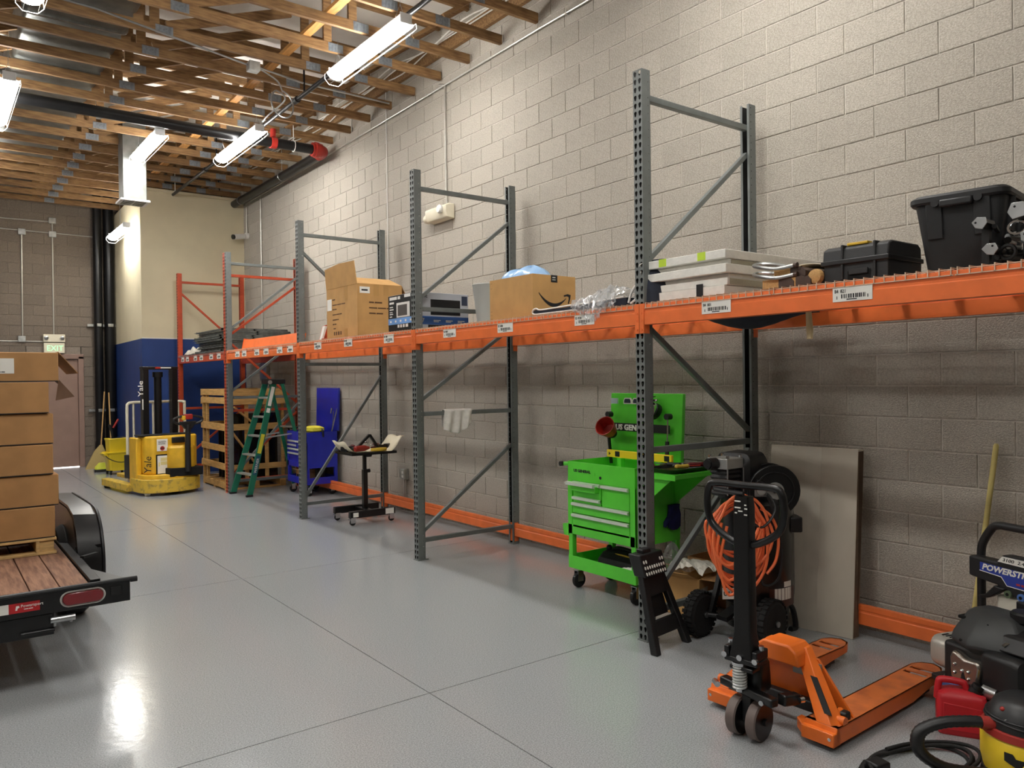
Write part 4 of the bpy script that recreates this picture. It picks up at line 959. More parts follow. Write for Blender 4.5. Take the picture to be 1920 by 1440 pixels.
# ------------------------------------------------------------------ trailer with cartons at the left
M_plk = mat('trailer_plank', (150, 112, 88), .8, var=.25, scale=7, c2=(112, 78, 60), stretch=(9, .8, 4), rand=.12)
t = thing('flatbed_trailer', 'black steel flatbed trailer with worn plank deck and red tail light at the left edge', 'trailer', (0, 5.0, 0))
for k in range(8): put('deck_plank', MB().box(.595-.145*k+.003, .74-.145*k-.003, .04, 4.4, .51, .55+.001*(k % 3)), M_plk, t, bevel=.003, smooth=0)
put('rear_bar', MB().box(-1.5, .945, -.025, .04, .425, .55), M_blacks, t, bevel=.004)
put('rear_lip', MB().tube([(-1.5, -.035, .555), (.955, -.035, .555)], .012, 8), M_pipe_black, t)
put('lip_end_cap', MB().cyl((.945, -.035, .55), (.98, -.035, .55), .016), M_rubber, t)
put('side_rail', MB().box(.745, .80, .04, 4.4, .44, .565), M_blacks, t, bevel=.004)
put('corner_plate', MB().prism([(.80, .03), (.93, .03), (.80, .42)], 'z', .535, .55), M_pipe_black, t)
lt = put('tail_light', MB().prism([(.70+.075*math.copysign(1, math.cos(a))*.9+.035*math.cos(a), .49+.033*math.sin(a)) for a in [PI/12*k for k in range(24)]], 'y', -.045, -.024), mat('tail_red', (120, 14, 22), .18, coat=.6), t, bevel=.003)
put('light_bezel', MB().tube([(.70+.075*math.copysign(1, math.cos(a))*.9+.042*math.cos(a), -.03, .49+.040*math.sin(a)) for a in [PI/12*(k+.5) for k in range(24)]], .006, 6, closed=True), mat('bezel', (190, 188, 182), .4), t)
rf = put('reflector_decal', MB().box(.345, .49, -.028, -.024, .457, .51), mat('decal_red', (178, 30, 34), .4), t, smooth=0)
text('Powersport', .022, M_paper, rf, (.40, -.0285, .485), (1, 0, 0), (0, 0, 1)); put('decal_emblem', MB().prism([(.375, .472), (.384, .472), (.386, .482), (.395, .486), (.393, .496), (.379, .496)], 'y', -.0288, -.0275), M_paper, rf, smooth=0)
print_lines(rf, M_paper, (.415, -.0285, .472), (1, 0, 0), (0, 0, 1), [(0, 0, [.02, .02], .004)])
put('reflector_decal', MB().box(.20, .345, -.028, -.024, .457, .51), M_paper, t, smooth=0)
put('side_marker', MB().box(.84, .90, -.03, -.024, .47, .52), M_pipe_black, t, bevel=.004)
put('lower_channel', MB().box(-1.5, .56, .0, .10, .30, .42), M_blacks, t, bevel=.004)
put('hinge_bolt', MB().cyl((.54, -.02, .385), (.66, -.02, .385), .018).cyl((.56, -.02, .385), (.56, -.02, .35), .008).cyl((.64, -.02, .385), (.64, -.02, .36), .008), M_steel, t)
put('latch_bar', MB().cyl((.40, -.01, .33), (.56, -.01, .33), .010), M_pipe_black, t)
prof = []
for k in range(13):
    a = math.radians(-8+k*98/12.0)
    prof.append((.98+math.cos(PI-a)*.20*1.0, .42+.40*math.sin(a)))
pr2 = [(.85, .42), (.86, .56), (.93, .70), (1.06, .80), (1.30, .835), (2.2, .82)]
fd = MB()
secs = []
for (y, z) in pr2: secs.append([Vector((.80, y, z)), Vector((.94, y, z-.012)), Vector((.955, y+.012, z-.03)), Vector((.955, y+.03, z-.06)), Vector((.93, y+.03, z-.045)), Vector((.80, y+.03, z-.03))])
fd.loft(secs); put('fender', fd, M_blacks, t, smooth=.5)
put('fender_edge', MB().tube(spline([(.953, y+.004, z-.016) for y, z in pr2], 4), .011, 6), M_pipe_black, t)
put('fender_side', MB().prism([(.86, .44)]+[(y+.01, z-.02) for y, z in pr2]+[(2.2, .44)], 'x', .80, .806), M_blacks, t)
put('fender_brace', MB().bar((.80, .95, .585), (.94, .88, .60), .02, .02).bar((.80, .70, .57), (.90, .78, .57), .03, .015), M_pipe_black, t)
put('tie_ring', MB().tube([(.845+.04*math.cos(a), .95+.04*math.sin(a), .575) for a in [PI/8*k for k in range(16)]], .007, 6, closed=True), M_pipe_black, t)
for yy in (1.55, 2.5):
    w_ = put('wheel', MB().lathe([(.20, -.09), (.30, -.10), (.33, -.06), (.33, .06), (.30, .10), (.20, .09)], (.85, yy, .33), 'x', 28), M_rubber, t)
    put('rim', MB().cyl((.75, yy, .33), (.95, yy, .33), .19, n=24), M_steel, w_)
put('axle', MB().cyl((-1.4, 1.55, .33), (.8, 1.55, .33), .04).cyl((-1.4, 2.5, .33), (.8, 2.5, .33), .04), M_blacks, t)
put('left_wheel', MB().cyl((-1.5, 1.55, .33), (-1.3, 1.55, .33), .33).cyl((-1.5, 2.5, .33), (-1.3, 2.5, .33), .33), M_rubber, t)

pt = thing('shipping_pallet', 'pine pallet under the stacked cartons on the trailer', 'pallet', (0, 6.05, .552))
M_pine = mat('pallet_pine', (206, 170, 112), .75, var=.12, scale=9, stretch=(1.5, 6, 6))
for x in (-.55, -.02, .58): put('stringer', MB().box(x, x+.035 if x < .5 else x+.02, 0, 1.1, 0.016, .092), M_pine, pt, bevel=.002, smooth=0)
for k in range(5): put('deck_board', MB().box(-.56, .70, .0+k*.25, .10+k*.25, .092, .108), M_pine, pt, bevel=.002, smooth=0)
put('corner_block', MB().box(.60, .685, .01, .11, .016, .092), M_pine, pt, bevel=.002, smooth=0)
for k in range(3): put('bottom_board', MB().box(-.56, .70, -.0+k*.5, .09+k*.5, 0, .016), M_pine, pt, bevel=.002, smooth=0)
hts = [.215, .212, .205, .208, .213, .20]
xr = [.695, .72, .69, .695, .67, .73]
z = .662; nmb = ['lowest', 'second from the bottom', 'third from the bottom', 'fourth from the bottom', 'second from the top', 'topmost, with white label and raised flap']
for k in range(6):
    h = hts[k]; L = 1.15
    t = thing('shipping_carton', 'brown carton in the stack on the trailer, ' + nmb[k], 'carton', (xr[k]-L, 6.06+(.01 if k % 2 else 0), z), random.uniform(-.008, .008), 'cartons on the trailer')
    put('carton_body', MB().box(0, L, 0, .62, 0, h-.004), M_card2, t, bevel=.006)
    put('bottom_crease', MB().box(.01, L-.004, -.0015, .0, 0, .006), M_ink, t, smooth=0)
    if k == 5:
        n = put('shipping_label', MB().box(L-.45, L-.255, -.003, 0, .055, .155), M_paper, t, smooth=0)
        print_lines(n, M_ink, (L-.44, -.0032, .062), (1, 0, 0), (0, 0, 1), [(.06, .0, [.05, .02], .006), (0, .08, [.03], .004), (0, .06, [.03], .004), (0, .04, [.03], .004)])
        put('end_flap', MB().prism([(0, 0), (.58, 0), (.57, .19), (.02, .19)], 'x', -.004, 0, Matrix.Translation((L, .02, h)) @ Matrix.Rotation(2.45, 4, 'Y')), M_card2, t)
        put('side_flap', MB().add([(L, .01, .01), (L, .30, .01), (L+.13, .30, -.11), (L-.02, .01, -.13), (L+.004, .01, .01), (L+.004, .30, .01), (L+.134, .30, -.11), (L-.016, .01, -.13)], [(0, 1, 2, 3), (4, 5, 6, 7), (0, 1, 5, 4), (1, 2, 6, 5), (2, 3, 7, 6), (3, 0, 4, 7)]), mat('carton_inside', (110, 80, 58), .85), t, smooth=0)
    z += h

# ------------------------------------------------------------------ blue tool cart
M_cob = mat('cobalt_paint', (28, 42, 176), .35, var=.05, coat=.3)
M_trim = mat('bright_trim', (226, 232, 220), .25, .3, var=.02)
def caster(t, x, y, r, w=.03, plate=True, m=M_chrome):
    c = put('caster', MB().box(x-.035, x+.035, y-.035, y+.035, 2*r+.012, 2*r+.018).box(x-.03, x+.03, y-w/2-.008, y-w/2-.004, r-.01, 2*r+.014).box(x-.03, x+.03, y+w/2+.004, y+w/2+.008, r-.01, 2*r+.014), m, t)
    put('wheel', MB().lathe([(r*.3, -w/2), (r*.93, -w/2), (r, -w*.3), (r, w*.3), (r*.93, w/2), (r*.3, w/2)], (x, y, r), 'y', 20), M_rubber, c)
    put('brake_tab', MB().box(x-.055, x-.02, y-.012, y+.012, r+.03, r+.04), m, c)
def tool_cart(t, m, W, D, zb, zd, zt, zl, drawers, lid_lean):
    """front at x=0 facing -x, width along y from 0 (right as seen) to W"""
    q = .006
    for (x, y) in ((0, 0), (0, W-.045), (D-.045, 0), (D-.045, W-.045)):
        put('corner_post', MB().box(x, x+.045, y, y+.045, zb, zd+.02), m, t, bevel=.004)
    put('lower_tray', MB().box(0, D, 0, W, zb, zb+.012).box(-.002, q, 0, W, zb, zb+.10).box(D-q, D, 0, W, zb, zb+.10).box(0, D, -.002, q, zb, zb+.10).box(0, D, W-q, W, zb, zb+.10), m, t)
    put('cabinet', MB().box(.012, D, q, W-q, zd, zt-.19), m, t, bevel=.004)
    put('side_panel', MB().box(0, D, -.002, q, zd-.02, zt).box(0, D, W-q, W+.002, zd-.02, zt).box(D-q, D, 0, W, zd, zt), m, t)
    put('front_header', MB().box(-.003, q, 0, W, zt-.155, zt), m, t, bevel=.003)
    put('front_stile', MB().box(-.004, .014, -.002, .05, zd-.02, zt-.15), m, t, bevel=.003); put('front_stile', MB().box(-.004, .014, W-.05, W+.002, zd-.02, zt-.15), m, t, bevel=.003)
    put('base_rail', MB().box(-.004, .014, .0, W, zd-.02, zd+.06), m, t, bevel=.003)
    put('well_floor', MB().box(q, D-q, q, W-q, zt-.19, zt-.182), m, t)
    for (y0, y1, z0, z1, out) in drawers:
        dr_ = put('drawer', MB().box(-.004-out, .012, y0, y1, z0, z1-.022), m, t, bevel=.003)
        put('drawer_pull', MB().prism([(-.004-out, z1-.026), (-.024-out, z1-.018), (-.026-out, z1), (-.004-out, z1+.004)], 'y', y0+.002, y1-.002), M_trim, dr_)
    lid = put('lid', MB().add(*(lambda b: (b.v, b.f))(MB().box(-.035, 0, 0, W+.04, 0, zl-zt, Matrix.Translation((D+.03, -.02, zt)) @ Matrix.Rotation(lid_lean, 4, 'Y')))), m, t, bevel=.004)
    return lid
t = thing('blue_tool_cart', 'cobalt blue rolling tool cart with open lid behind the third grey upright', 'tool cart', (4.42, 10.80, 0))
put_l = tool_cart(t, M_cob, .74, .48, .17, .43, .94, 1.58, [(.38, .69, .745, .80, 0), (.38, .69, .69, .74, 0), (.05, .69, .62, .68, 0), (.05, .69, .55, .615, 0), (.05, .36, .69, .80, 0)], .03)
for x, y in ((.06, .06), (.06, .68), (.42, .06), (.42, .68)): caster(t, x, y, .055)
put('side_shelf', MB().box(.06, .44, .745, .98, .96, .985), M_black, t, bevel=.006)
put('shelf_brace', MB().bar((.1, .75, .70), (.1, .95, .96), .02, .02).bar((.4, .75, .70), (.4, .95, .96), .02, .02), M_black, t)
put('lid_strut', MB().cyl((.40, .03, .90), (.50, .01, 1.30), .010), M_steel, t)
put('hook', MB().cyl((.44, .12, 1.20), (.455, .12, 1.28), .012).tube([(.45, .05, 1.24), (.44, .06, 1.0)], .006, 6), M_steel, t)
t2 = thing('work_gloves', 'pile of yellow work gloves and pads in the open top of the blue cart', 'gloves', (4.63, 11.0, .765))
put('glove', MB().loft([[Vector((a*.8, b, zz)) for a, b in rrect(.28-.1*k, .34-.12*k, .06)] for k, zz in ((0, 0), (0, .13), (.5, .19), (1, .23))]), mat('glove_yellow', (224, 216, 84), .7, var=.12, scale=16), t2, smooth=.9)
put('glove', MB().loft([[Vector((-.03+a, -.06+b, zz)) for a, b in rrect(.22-.1*k, .30-.1*k, .05)] for k, zz in ((0, .19), (0, .235), (1, .26))]), mat('glove_bright', (236, 226, 70), .6, var=.1, scale=16), t2, smooth=.9)
put('dark_strap', MB().tube(spline([(.05, -.2, .10), (.03, -.22, .2), (.02, -.10, .24), (.03, .1, .22)], 4), .014, 6), M_black, t2)
t2 = thing('small_carton', 'small open tan carton on the lower tray of the blue cart', 'carton', (4.50, 11.08, .183))
panel_box(t2, 0, .24, 0, .32, .18, M_card); put('tape', MB().box(-.001, .0, .02, .30, .06, .10), M_ink, t2, smooth=0); put('flap', MB().box(-.06, .0, .0, .32, .178, .182), M_card, t2)
t2 = thing('paint_can', 'dark round can on the lower tray of the blue cart', 'can', (4.70, 10.98, .183))
put('can_body', MB().lathe([(.07, 0), (.072, .01), (.072, .19), (.068, .2)], n=20), M_blacks, t2)

# ------------------------------------------------------------------ rolling black stand
t = thing('work_stand', 'black rolling work stand with a tray on a single post', 'stand', (4.23, 8.46, 0), -.02)
for y in (-.14, .30): 
    b = put('base_bar', MB().box(-.31, .27, y-.03, y+.03, .085, .165), M_blacks, t, bevel=.004)
    if y < 0: put('white_sticker', MB().box(-.275, -.21, y-.0325, y-.029, .10, .15).box(.14, .25, y-.0325, y-.029, .095, .16), M_paper, b, smooth=0)
put('cross_bar', MB().box(-.05, .03, -.14, .30, .09, .15), M_blacks, t, bevel=.004)
put('post', MB().box(-.045, .01, .03, .085, .12, .62), M_blacks, t, bevel=.003); put('inner_post', MB().box(-.037, .002, .038, .077, .6, .82), M_black, t, bevel=.003)
put('clamp_knob', MB().cyl((.01, .057, .60), (.05, .057, .60), .022).cyl((-.02, .02, .80), (.05, .02, .80), .03), M_black, t)
put('tray', MB().box(-.29, .29, -.19, .29, .815, .825).box(-.29, .29, -.19, -.185, .815, .845).box(-.29, .29, .285, .29, .815, .845).box(-.29, -.285, -.19, .29, .815, .845).box(.285, .29, -.19, .29, .815, .845), M_blacks, t)
for x, y in ((-.27, -.14), (.23, -.14), (-.27, .30), (.23, .30)): caster(t, x, y, .038, .02)
z0 = .826
t2 = thing('paper_sheet', 'cream paper sheet curling up at both ends on the black stand tray', 'paper', (4.23, 8.46, z0))
def ps(u, v): x = -.36+.78*u; e = max(0, abs(x)-.24); return Vector((x, -.15+.36*v, .02+min(.16, 4.5*e*e+.55*e)+.01*math.sin(9*v+7*u)))
put('sheet', MB().grid(ps, 22, 6), mat('cream_sheet', (238, 228, 200), .7, var=.02), t2, smooth=1.2).modifiers.new('solid', 'SOLIDIFY').thickness = .002
put('rest', MB().box(-.2, .2, -.1, .16, 0, .02), bpy.data.materials['cream_sheet'], t2)
def drill(nm, lab_, x, y, rz, m1, m2, s=1.0):
    t = thing('power_tool', lab_, 'tool', (x, y, z0+.024), rz, 'tools on the black stand')
    put('motor_body', MB().lathe([(.02, -.10), (.034, -.09), (.036, .04), (.026, .07), (.016, .11)], (0, 0, .04), 'x', 14), m1, t)
    put('grip', MB().bar((-.05, 0, .04), (-.09, .11, .03), .034, .04), m2, t, bevel=.008)
    put('battery', MB().box(-.15, -.05, .09, .15, .005, .065), M_blacks, t, bevel=.006)
    return t
drill('a', 'red cordless tool lying at the front left of the black stand tray', 4.10, 8.36, .2, M_red, M_blacks)
drill('b', 'dark red tool at the back left of the black stand tray', 4.08, 8.55, 1.2, mat('maroon', (100, 18, 26), .4), M_red)
drill('c', 'dark red tool at the back right of the black stand tray', 4.36, 8.53, -2.4, bpy.data.materials['maroon'], M_blacks)
t2 = thing('framing_square', 'black angled metal frame standing peaked on the tools of the black stand', 'frame', (4.22, 8.43, z0+.024))
put('left_arm', MB().bar((-.17, 0, .02), (.02, 0, .19), .03, .035, (0, 1, 0)), M_blacks, t2, bevel=.003); put('right_arm', MB().bar((.02, 0, .19), (.13, 0, .03), .03, .035, (0, 1, 0)), M_blacks, t2, bevel=.003)
put('cross_bolt', MB().cyl((-.02, -.03, .10), (-.02, .03, .10), .015).cyl((.05, -.03, .06), (.05, .03, .06), .013), M_chrome, t2)
t2 = thing('tape_roll', 'yellow flat strap roll at the front of the black stand tray', 'strap', (4.31, 8.33, z0+.024))
put('roll', MB().lathe([(.09, 0), (.095, .005), (.095, .03), (.09, .035)], n=24, sx=1.1, sy=.5), mat('strap_yellow', (226, 188, 60), .5), t2)
t2 = thing('white_rag', 'white translucent rag hung over the cross brace of the second grey upright', 'rag', (4.12, YBB+.038, 1.39))
def rag(u, v):
    x = -.15+.32*u; w2 = .013*math.sin(19*u+2*v)*min(1, 3*abs(v-.3))
    if v < .28: return Vector((x, .032+w2, -.16*(1-v/.28)+.005))
    if v < .36: a = PI*(v-.28)/.08; return Vector((x, .032*math.cos(a), .005+.012*math.sin(a)))
    L = .17+.055*math.sin(2.6*u+.2)-.10*max(0, u-.45); q = (v-.36)/.64
    return Vector((x-.02*q, -.032+w2*1.3-.02*q, .005-L*q))
put('cloth', MB().grid(rag, 30, 22), mat('rag_cloth', (226, 222, 214), .8, var=.06, scale=20), t2, smooth=1.2).modifiers.new('solid', 'SOLIDIFY').thickness = .0025
ob = thing('wall_outlet', 'small grey outlet box with conduit on the block wall behind the black stand', 'outlet', (4.955, 8.86, .40))
put('box', MB().box(-.05, .025, -.06, .06, 0, .14), M_galv, ob, bevel=.006); put('socket', MB().box(-.053, -.05, -.045, -.005, .03, .06).box(-.053, -.05, -.045, -.005, .08, .11), M_white, ob, smooth=0)
put('conduit', MB().cyl((.0, .02, -.40), (.0, .02, 0), .012).cyl((.0, -.02, -.40), (.0, -.02, 0), .009), M_cond, ob)
# ------------------------------------------------------------------ lime tool cart behind the near upright
M_lime = mat('lime_paint', (92, 214, 58), .33, var=.03, coat=.25)
M_limed = mat('lime_shadow_side', (84, 190, 52), .35, var=.03)
t = thing('lime_tool_cart', 'lime green rolling tool cart with raised lid behind the near upright', 'tool cart', (4.14, 3.985, 0))
Wg, Dg = .74, .49
lid = tool_cart(t, M_lime, Wg, Dg, .165, .46, 1.025, 1.56, [(.36, .675, .745, .865, .0), (.36, .675, .70, .745, .0), (.055, .345, .70, .865, 0), (.055, .685, .615, .695, 0), (.055, .685, .50, .605, 0)], .06)
for x, y in ((.06, .05), (.06, .69), (.42, .05), (.42, .69)): caster(t, x, y, .062, .032)
put('open_drawer', MB().box(-.05, 0, .375, .66, .80, .85), M_lime, t, bevel=.003); 
put('drawer_pull', MB().prism([(-.05, .838), (-.075, .845), (-.077, .868), (-.05, .872)], 'y', .377, .69), M_trim, t)
put('push_handle', MB().cyl((.02, Wg, 1.0), (-.02, Wg+.05, 1.0), .016).cyl((.02, Wg+.045, 1.0), (.40, Wg+.045, 1.0), .012), M_lime, t); put('handle_tip', MB().cyl((-.04, Wg+.05, 1.0), (-.015, Wg+.048, 1.0), .020), M_black, t)
put('side_ear', MB().prism([(Wg, .42), (Wg+.05, .42), (Wg+.065, .47), (Wg+.065, .51), (Wg, .52)], 'x', -.004, .02), M_lime, t)
put('lock', MB().cyl((-.006, .36, .92), (-.002, .36, .92), .012), M_black, t)
o_ = put('badge', MB().prism([(.67, .945), (.42, .93), (.42, .955), (.66, .97)], 'x', -.0055, -.0025), M_lime, t, smooth=0)
text('US GENERAL', .030, M_ink, t, (-.0062, .665, .945), (0, -1, 0), (0, 0, 1), sx=1.15, bold=.0012)
# lid furniture (inside face of the raised lid looks towards -x)
def lidp(u, v, d=0.0): return (Dg-.012-.03*v-d, u, 1.025+v)
M_beigel = mat('lamp_disc', (214, 208, 178), .5)
text('US GENERAL', .066, M_paper, t, lidp(.66, .235, .008), (0, -1, 0), (.06, 0, 1), sx=1.05, bold=.003)
put('badge_backing', MB().box(Dg-.026, Dg-.022, .07, .69, 1.25, 1.315), M_ink, t, smooth=0)  # ink-black strip behind the lid lettering
put('sticker', MB().box(Dg-.045, Dg-.030, .62, .69, 1.475, 1.52), mat('sticker_grey', (178, 196, 202), .5), t, smooth=0)
for c0 in (.50, .40):
    s_ = put('van_sticker', MB().prism([(c0+.045, 1.475), (c0+.045, 1.505), (c0+.03, 1.525), (c0-.03, 1.525), (c0-.045, 1.51), (c0-.045, 1.475)], 'x', Dg-.046, Dg-.036), M_paper, t, smooth=0)
    put('van_print', MB().prism([(c0+.036, 1.483), (c0+.036, 1.502), (c0+.026, 1.517), (c0-.026, 1.517), (c0-.036, 1.502), (c0-.036, 1.483)], 'x', Dg-.048, Dg-.045), mat('van_ink%d' % int(c0*100), (30, 44, 56), .5), s_, smooth=0)
put('lid_strut', MB().cyl(lidp(.70, -.05, .03), lidp(.71, .30, .05), .014), M_black, t); put('lid_strut', MB().cyl(lidp(.045, -.02, .08), lidp(.05, .17, .06), .016), M_black, t); put('strut_rod', MB().cyl(lidp(.05, .17, .06), lidp(.055, .35, .04), .006), M_chrome, t)
for u in (.70, .055): put('strut_mount', MB().cyl(lidp(u, .36, .06), lidp(u, .36, .01), .024), M_black, t)
put('folding_shelf', MB().box(.02, .47, -.37, -.005, .985, 1.005), M_lime, t, bevel=.003)
put('shelf_edge', MB().box(.018, .47, -.372, -.365, .975, 1.006).box(.014, .02, -.37, -.005, .965, 1.006), M_lime, t)
put('shelf_bracket', MB().prism([(-.005, .72), (-.005, .98), (-.34, .98), (-.30, .955)], 'x', .04, .05), M_lime, t); put('shelf_bracket', MB().prism([(-.005, .72), (-.005, .98), (-.34, .98), (-.30, .955)], 'x', .43, .44), M_lime, t)
put('shelf_stay', MB().bar((.06, -.02, .84), (.06, -.16, .975), .012, .015), M_trim, t)
# things on the lime cart
t2 = thing('magnetic_bowl', 'red round magnetic parts bowl stuck on the raised lime lid', 'bowl', (4.14+Dg-.105, 3.985+.64, 1.245))
m_ = Matrix.Rotation(-1.05, 4, 'Y') @ Matrix.Rotation(.25, 4, 'X')
put('bowl', MB().lathe([(.045, .0), (.06, .01), (.082, .10), (.084, .115), (.078, .113), (.055, .02), (.0005, .016)], n=28).xf(m_), M_red, t2)
put('magnet_foot', MB().lathe([(.04, -.045), (.042, 0)], n=20).xf(m_), M_black, t2)
t2 = thing('round_lamp', 'round work lamp with cream disc clipped on the raised lime lid', 'lamp', (4.14+Dg-.06, 3.985+.225, 1.435))
put('ring', MB().lathe([(.048, 0.028), (.060, .028), (.062, -.03), (.048, -.035)], (0, 0, 0), 'x', 24).xf(Matrix.Rotation(PI, 4, 'Z')), M_chrome, t2); put('disc', MB().cyl((-.030, 0, 0), (.02, 0, 0), .047, n=24), M_beigel, t2)
put('mount', MB().cyl((0, -.005, -.0), (.04, -.01, -.02), .066, n=24), M_black, t2)
put('clip_arm', MB().box(-.02, .02, -.05, .07, .066, .082).box(-.01, .02, -.03, .08, .098, .106), M_black, t2, bevel=.003); put('clip_ball', MB().ball((-.01, -.058, .074), .012), M_chrome, t2)
t2 = thing('spirit_level', 'yellow spirit level resting across the open top of the lime cart', 'level', (4.14+Dg-.10, 3.985-.02, 1.035))
put('bar', MB().box(-.012, .012, .0, .70, 0, .06), mat('level_yellow', (240, 206, 40), .4, var=.02), t2, bevel=.003)
put('vial_window', MB().box(-.0135, .0135, .55, .605, .008, .053), M_black, t2, bevel=.004); put('vial_window', MB().box(-.0135, .0135, .02, .075, .008, .053), M_black, t2, bevel=.004)
put('end_mark', MB().prism([(.655, .03), (.675, .045), (.675, .015)], 'x', -.0132, .0132), M_ink, t2, smooth=0)
put('foot', MB().box(-.03, .02, .52, .56, -.19, 0).box(-.03, .02, .10, .14, -.19, 0), M_lime, t2)
t2 = thing('tool_tray', 'flat black tool tray lying on the folding shelf of the lime cart', 'tray', (4.14+.03, 3.985-.37, 1.0065))
put('tray_body', MB().loft([rr(.40, .26, .03, 0), rr(.44, .30, .04, .03), rr(.42, .28, .035, .03), rr(.39, .25, .03, .008)]).xf(Matrix.Translation((.22, .18, 0))), M_blacks, t2)
def handtool(lb, x, y, rz, L, m, tip, r=.016):
    t = thing('hand_tool', lb, 'tool', (x, y, 1.0065+.024+r), rz, 'hand tools on the lime cart')
    put('grip', MB().lathe([(r*.5, 0), (r, .01), (r*.85, L*.25), (r, L*.5), (r*.6, L*.55)], (0, 0, 0), 'x', 12), m, t); put('shaft', MB().cyl((L*.54, 0, 0), (L, 0, 0), r*.35, n=8), tip, t)
handtool('dark red handled pliers at the right of the black tray on the lime cart', 4.56, 3.68, 2.75, .26, bpy.data.materials['maroon'], M_steel, .018)
handtool('yellow and red gripped screwdriver at the front of the black tray', 4.30, 3.74, -.4, .20, mat('tool_yellow', (222, 186, 70), .4), M_red)
handtool('red tipped tool at the left back of the black tray', 4.24, 3.90, .8, .18, M_red, M_steel)
handtool('dark gripped wrench in the middle of the black tray', 4.42, 3.79, 1.9, .20, M_black, M_chrome)
t2 = thing('blue_glove', 'dark blue cloth glove hanging on the side of the lime cart', 'glove', (4.14+.40, 3.985-.02, .62))
put('glove', MB().loft([[Vector((a, b, zz)) for a, b in rrect(w_, .03, .012)] for w_, zz in ((.06, -.09), (.13, -.07), (.14, .02), (.11, .07), (.12, .10))]), mat('navy_glove', (20, 24, 84), .8, var=.15, scale=20), t2, smooth=.8)
put('thumb', MB().tube([(-.06, 0, 0), (-.10, -.005, -.03), (-.11, -.005, -.06)], [.02, .018, .012], 8), bpy.data.materials['navy_glove'], t2)
t2 = thing('tool_bag', 'black fabric tool bag with yellow trim on the lower tray of the lime cart', 'bag', (4.14+.27, 3.985+.33, .178))
put('bag_body', MB().loft([[Vector((.0+a, b, zz)) for a, b in rrect(.30-.1*k, .44-.06*k, .05)] for k, zz in ((0, 0), (-.1, .07), (.6, .125), (1.4, .14))]), mat('bag_fabric', (18, 18, 19), .8, var=.2, scale=20), t2, smooth=.8)
put('yellow_trim', MB().tube(spline([(-.10, -.20, .115), (-.11, -.08, .13), (-.10, .05, .125)], 5), .009, 6), mat('trim_yellow', (190, 150, 40), .6), t2)
put('bag_handle', MB().tube(spline([(-.04, -.14, .13), (-.06, -.10, .165), (-.06, .06, .170), (-.04, .14, .135)], 5), .014, 8), M_black, t2); put('handle_grip', MB().ball((-.05, .17, .15), .026), M_black, t2)
t2 = thing('white_papers', 'white folded papers at the right front of the lime cart lower tray', 'papers', (4.14+.06, 3.985+.13, .178))
put('sheet', MB().grid(lambda u, v: Vector((.16*u-.03, .20*v-.08, .03+.03*math.sin(3*u+4*v))), 8, 8), M_paper, t2, smooth=1.0).modifiers.new('solid', 'SOLIDIFY').thickness = .03

# ------------------------------------------------------------------ folded step stool leaning on the near upright
t = thing('folding_stool', 'black folded plastic step stool with white grip dots leaning against the near upright', 'step stool', (3.695, 3.255, 0), math.radians(7))
# local: x along the tread, y away from the viewer, z up; leans back
LM = Matrix(((1, 0, -.15, 0), (0, 1, .22, 0), (0, 0, 1, 0), (0, 0, 0, 1)))
def st(mb): return mb.xf(LM)
sx0, sx1 = -.125, .125
for s in (-1, 1):
    put('leg', st(MB().add([Vector(v) for v in ((s*.168-.024, -.025, 0), (s*.168+.024, -.025, 0), (s*.168+.024, .025, 0), (s*.168-.024, .025, 0), (s*.088-.026, -.02, .47), (s*.088+.026, -.02, .47), (s*.088+.026, .02, .47), (s*.088-.026, .02, .47))], [(0, 1, 2, 3), (4, 5, 6, 7), (0, 1, 5, 4), (1, 2, 6, 5), (2, 3, 7, 6), (3, 0, 4, 7)])), M_black, t, bevel=.006)
put('front_apron', st(MB().prism([(-.11, .34), (.11, .34), (.105, .47), (-.105, .47)], 'y', -.02, .02)), M_black, t, bevel=.005)
put('cross_web', st(MB().prism([(-.15, .10), (.15, .10), (.135, .19), (-.135, .19)], 'y', -.012, .012)), M_black, t, bevel=.004)
put('rear_web', st(MB().box(-.09, .09, .02, .06, .20, .40)), M_black, t, bevel=.004)
put('tread', st(MB().box(-.118, .118, -.045, .045, .46, .60)), M_black, t, bevel=.008)
put('carry_handle', st(MB().box(-.06, .03, -.03, .02, .595, .625)), M_black, t, bevel=.008)
dots = MB()
for j in range(3):
    for i in range(9):
        if j == 2 and 2 <= i <= 6: continue
        cx = -.096+i*.024; cz = .482+j*.036
        dots.lathe([(.0005, -.0475), (.0085, -.0475), (.0085, -.044)], (cx, 0, cz), 'y', 10, 1.25, .8)
put('grip_dot', st(dots), M_paper, t, smooth=0)['kind'] = 'stuff'

# cartons and clear bag under the shelf
t2 = thing('tool_carton', 'small tan carton with a black printed picture behind the folded stool', 'carton', (4.30, 3.53, 0), .25)
panel_box(t2, 0, .30, 0, .42, .27, M_card); put('flap', MB().prism([(0, 0), (.40, 0), (.37, .12), (.03, .12)], 'x', -.002, .002, Matrix.Translation((0, .01, .27)) @ Matrix.Rotation(-1.1, 4, 'Y')), M_card, t2); put('flap', MB().box(.02, .28, -.11, 0, .268, .272), M_card2, t2)
n = put('print_panel', MB().box(.01, .13, -.0022, 0, .06, .20), mat('kraft_pale', (190, 176, 150), .8), t2, smooth=0); put('tool_picture', MB().prism([(.03, .09), (.07, .09), (.075, .12), (.11, .12), (.11, .15), (.09, .15), (.085, .18), (.06, .155), (.035, .155)], 'y', -.0035, -.002), M_ink, n, smooth=0)
t2 = thing('tilted_carton', 'brown carton with a grey label lying open behind the compressor wheel', 'carton', (4.62, 3.54, 0), .05)
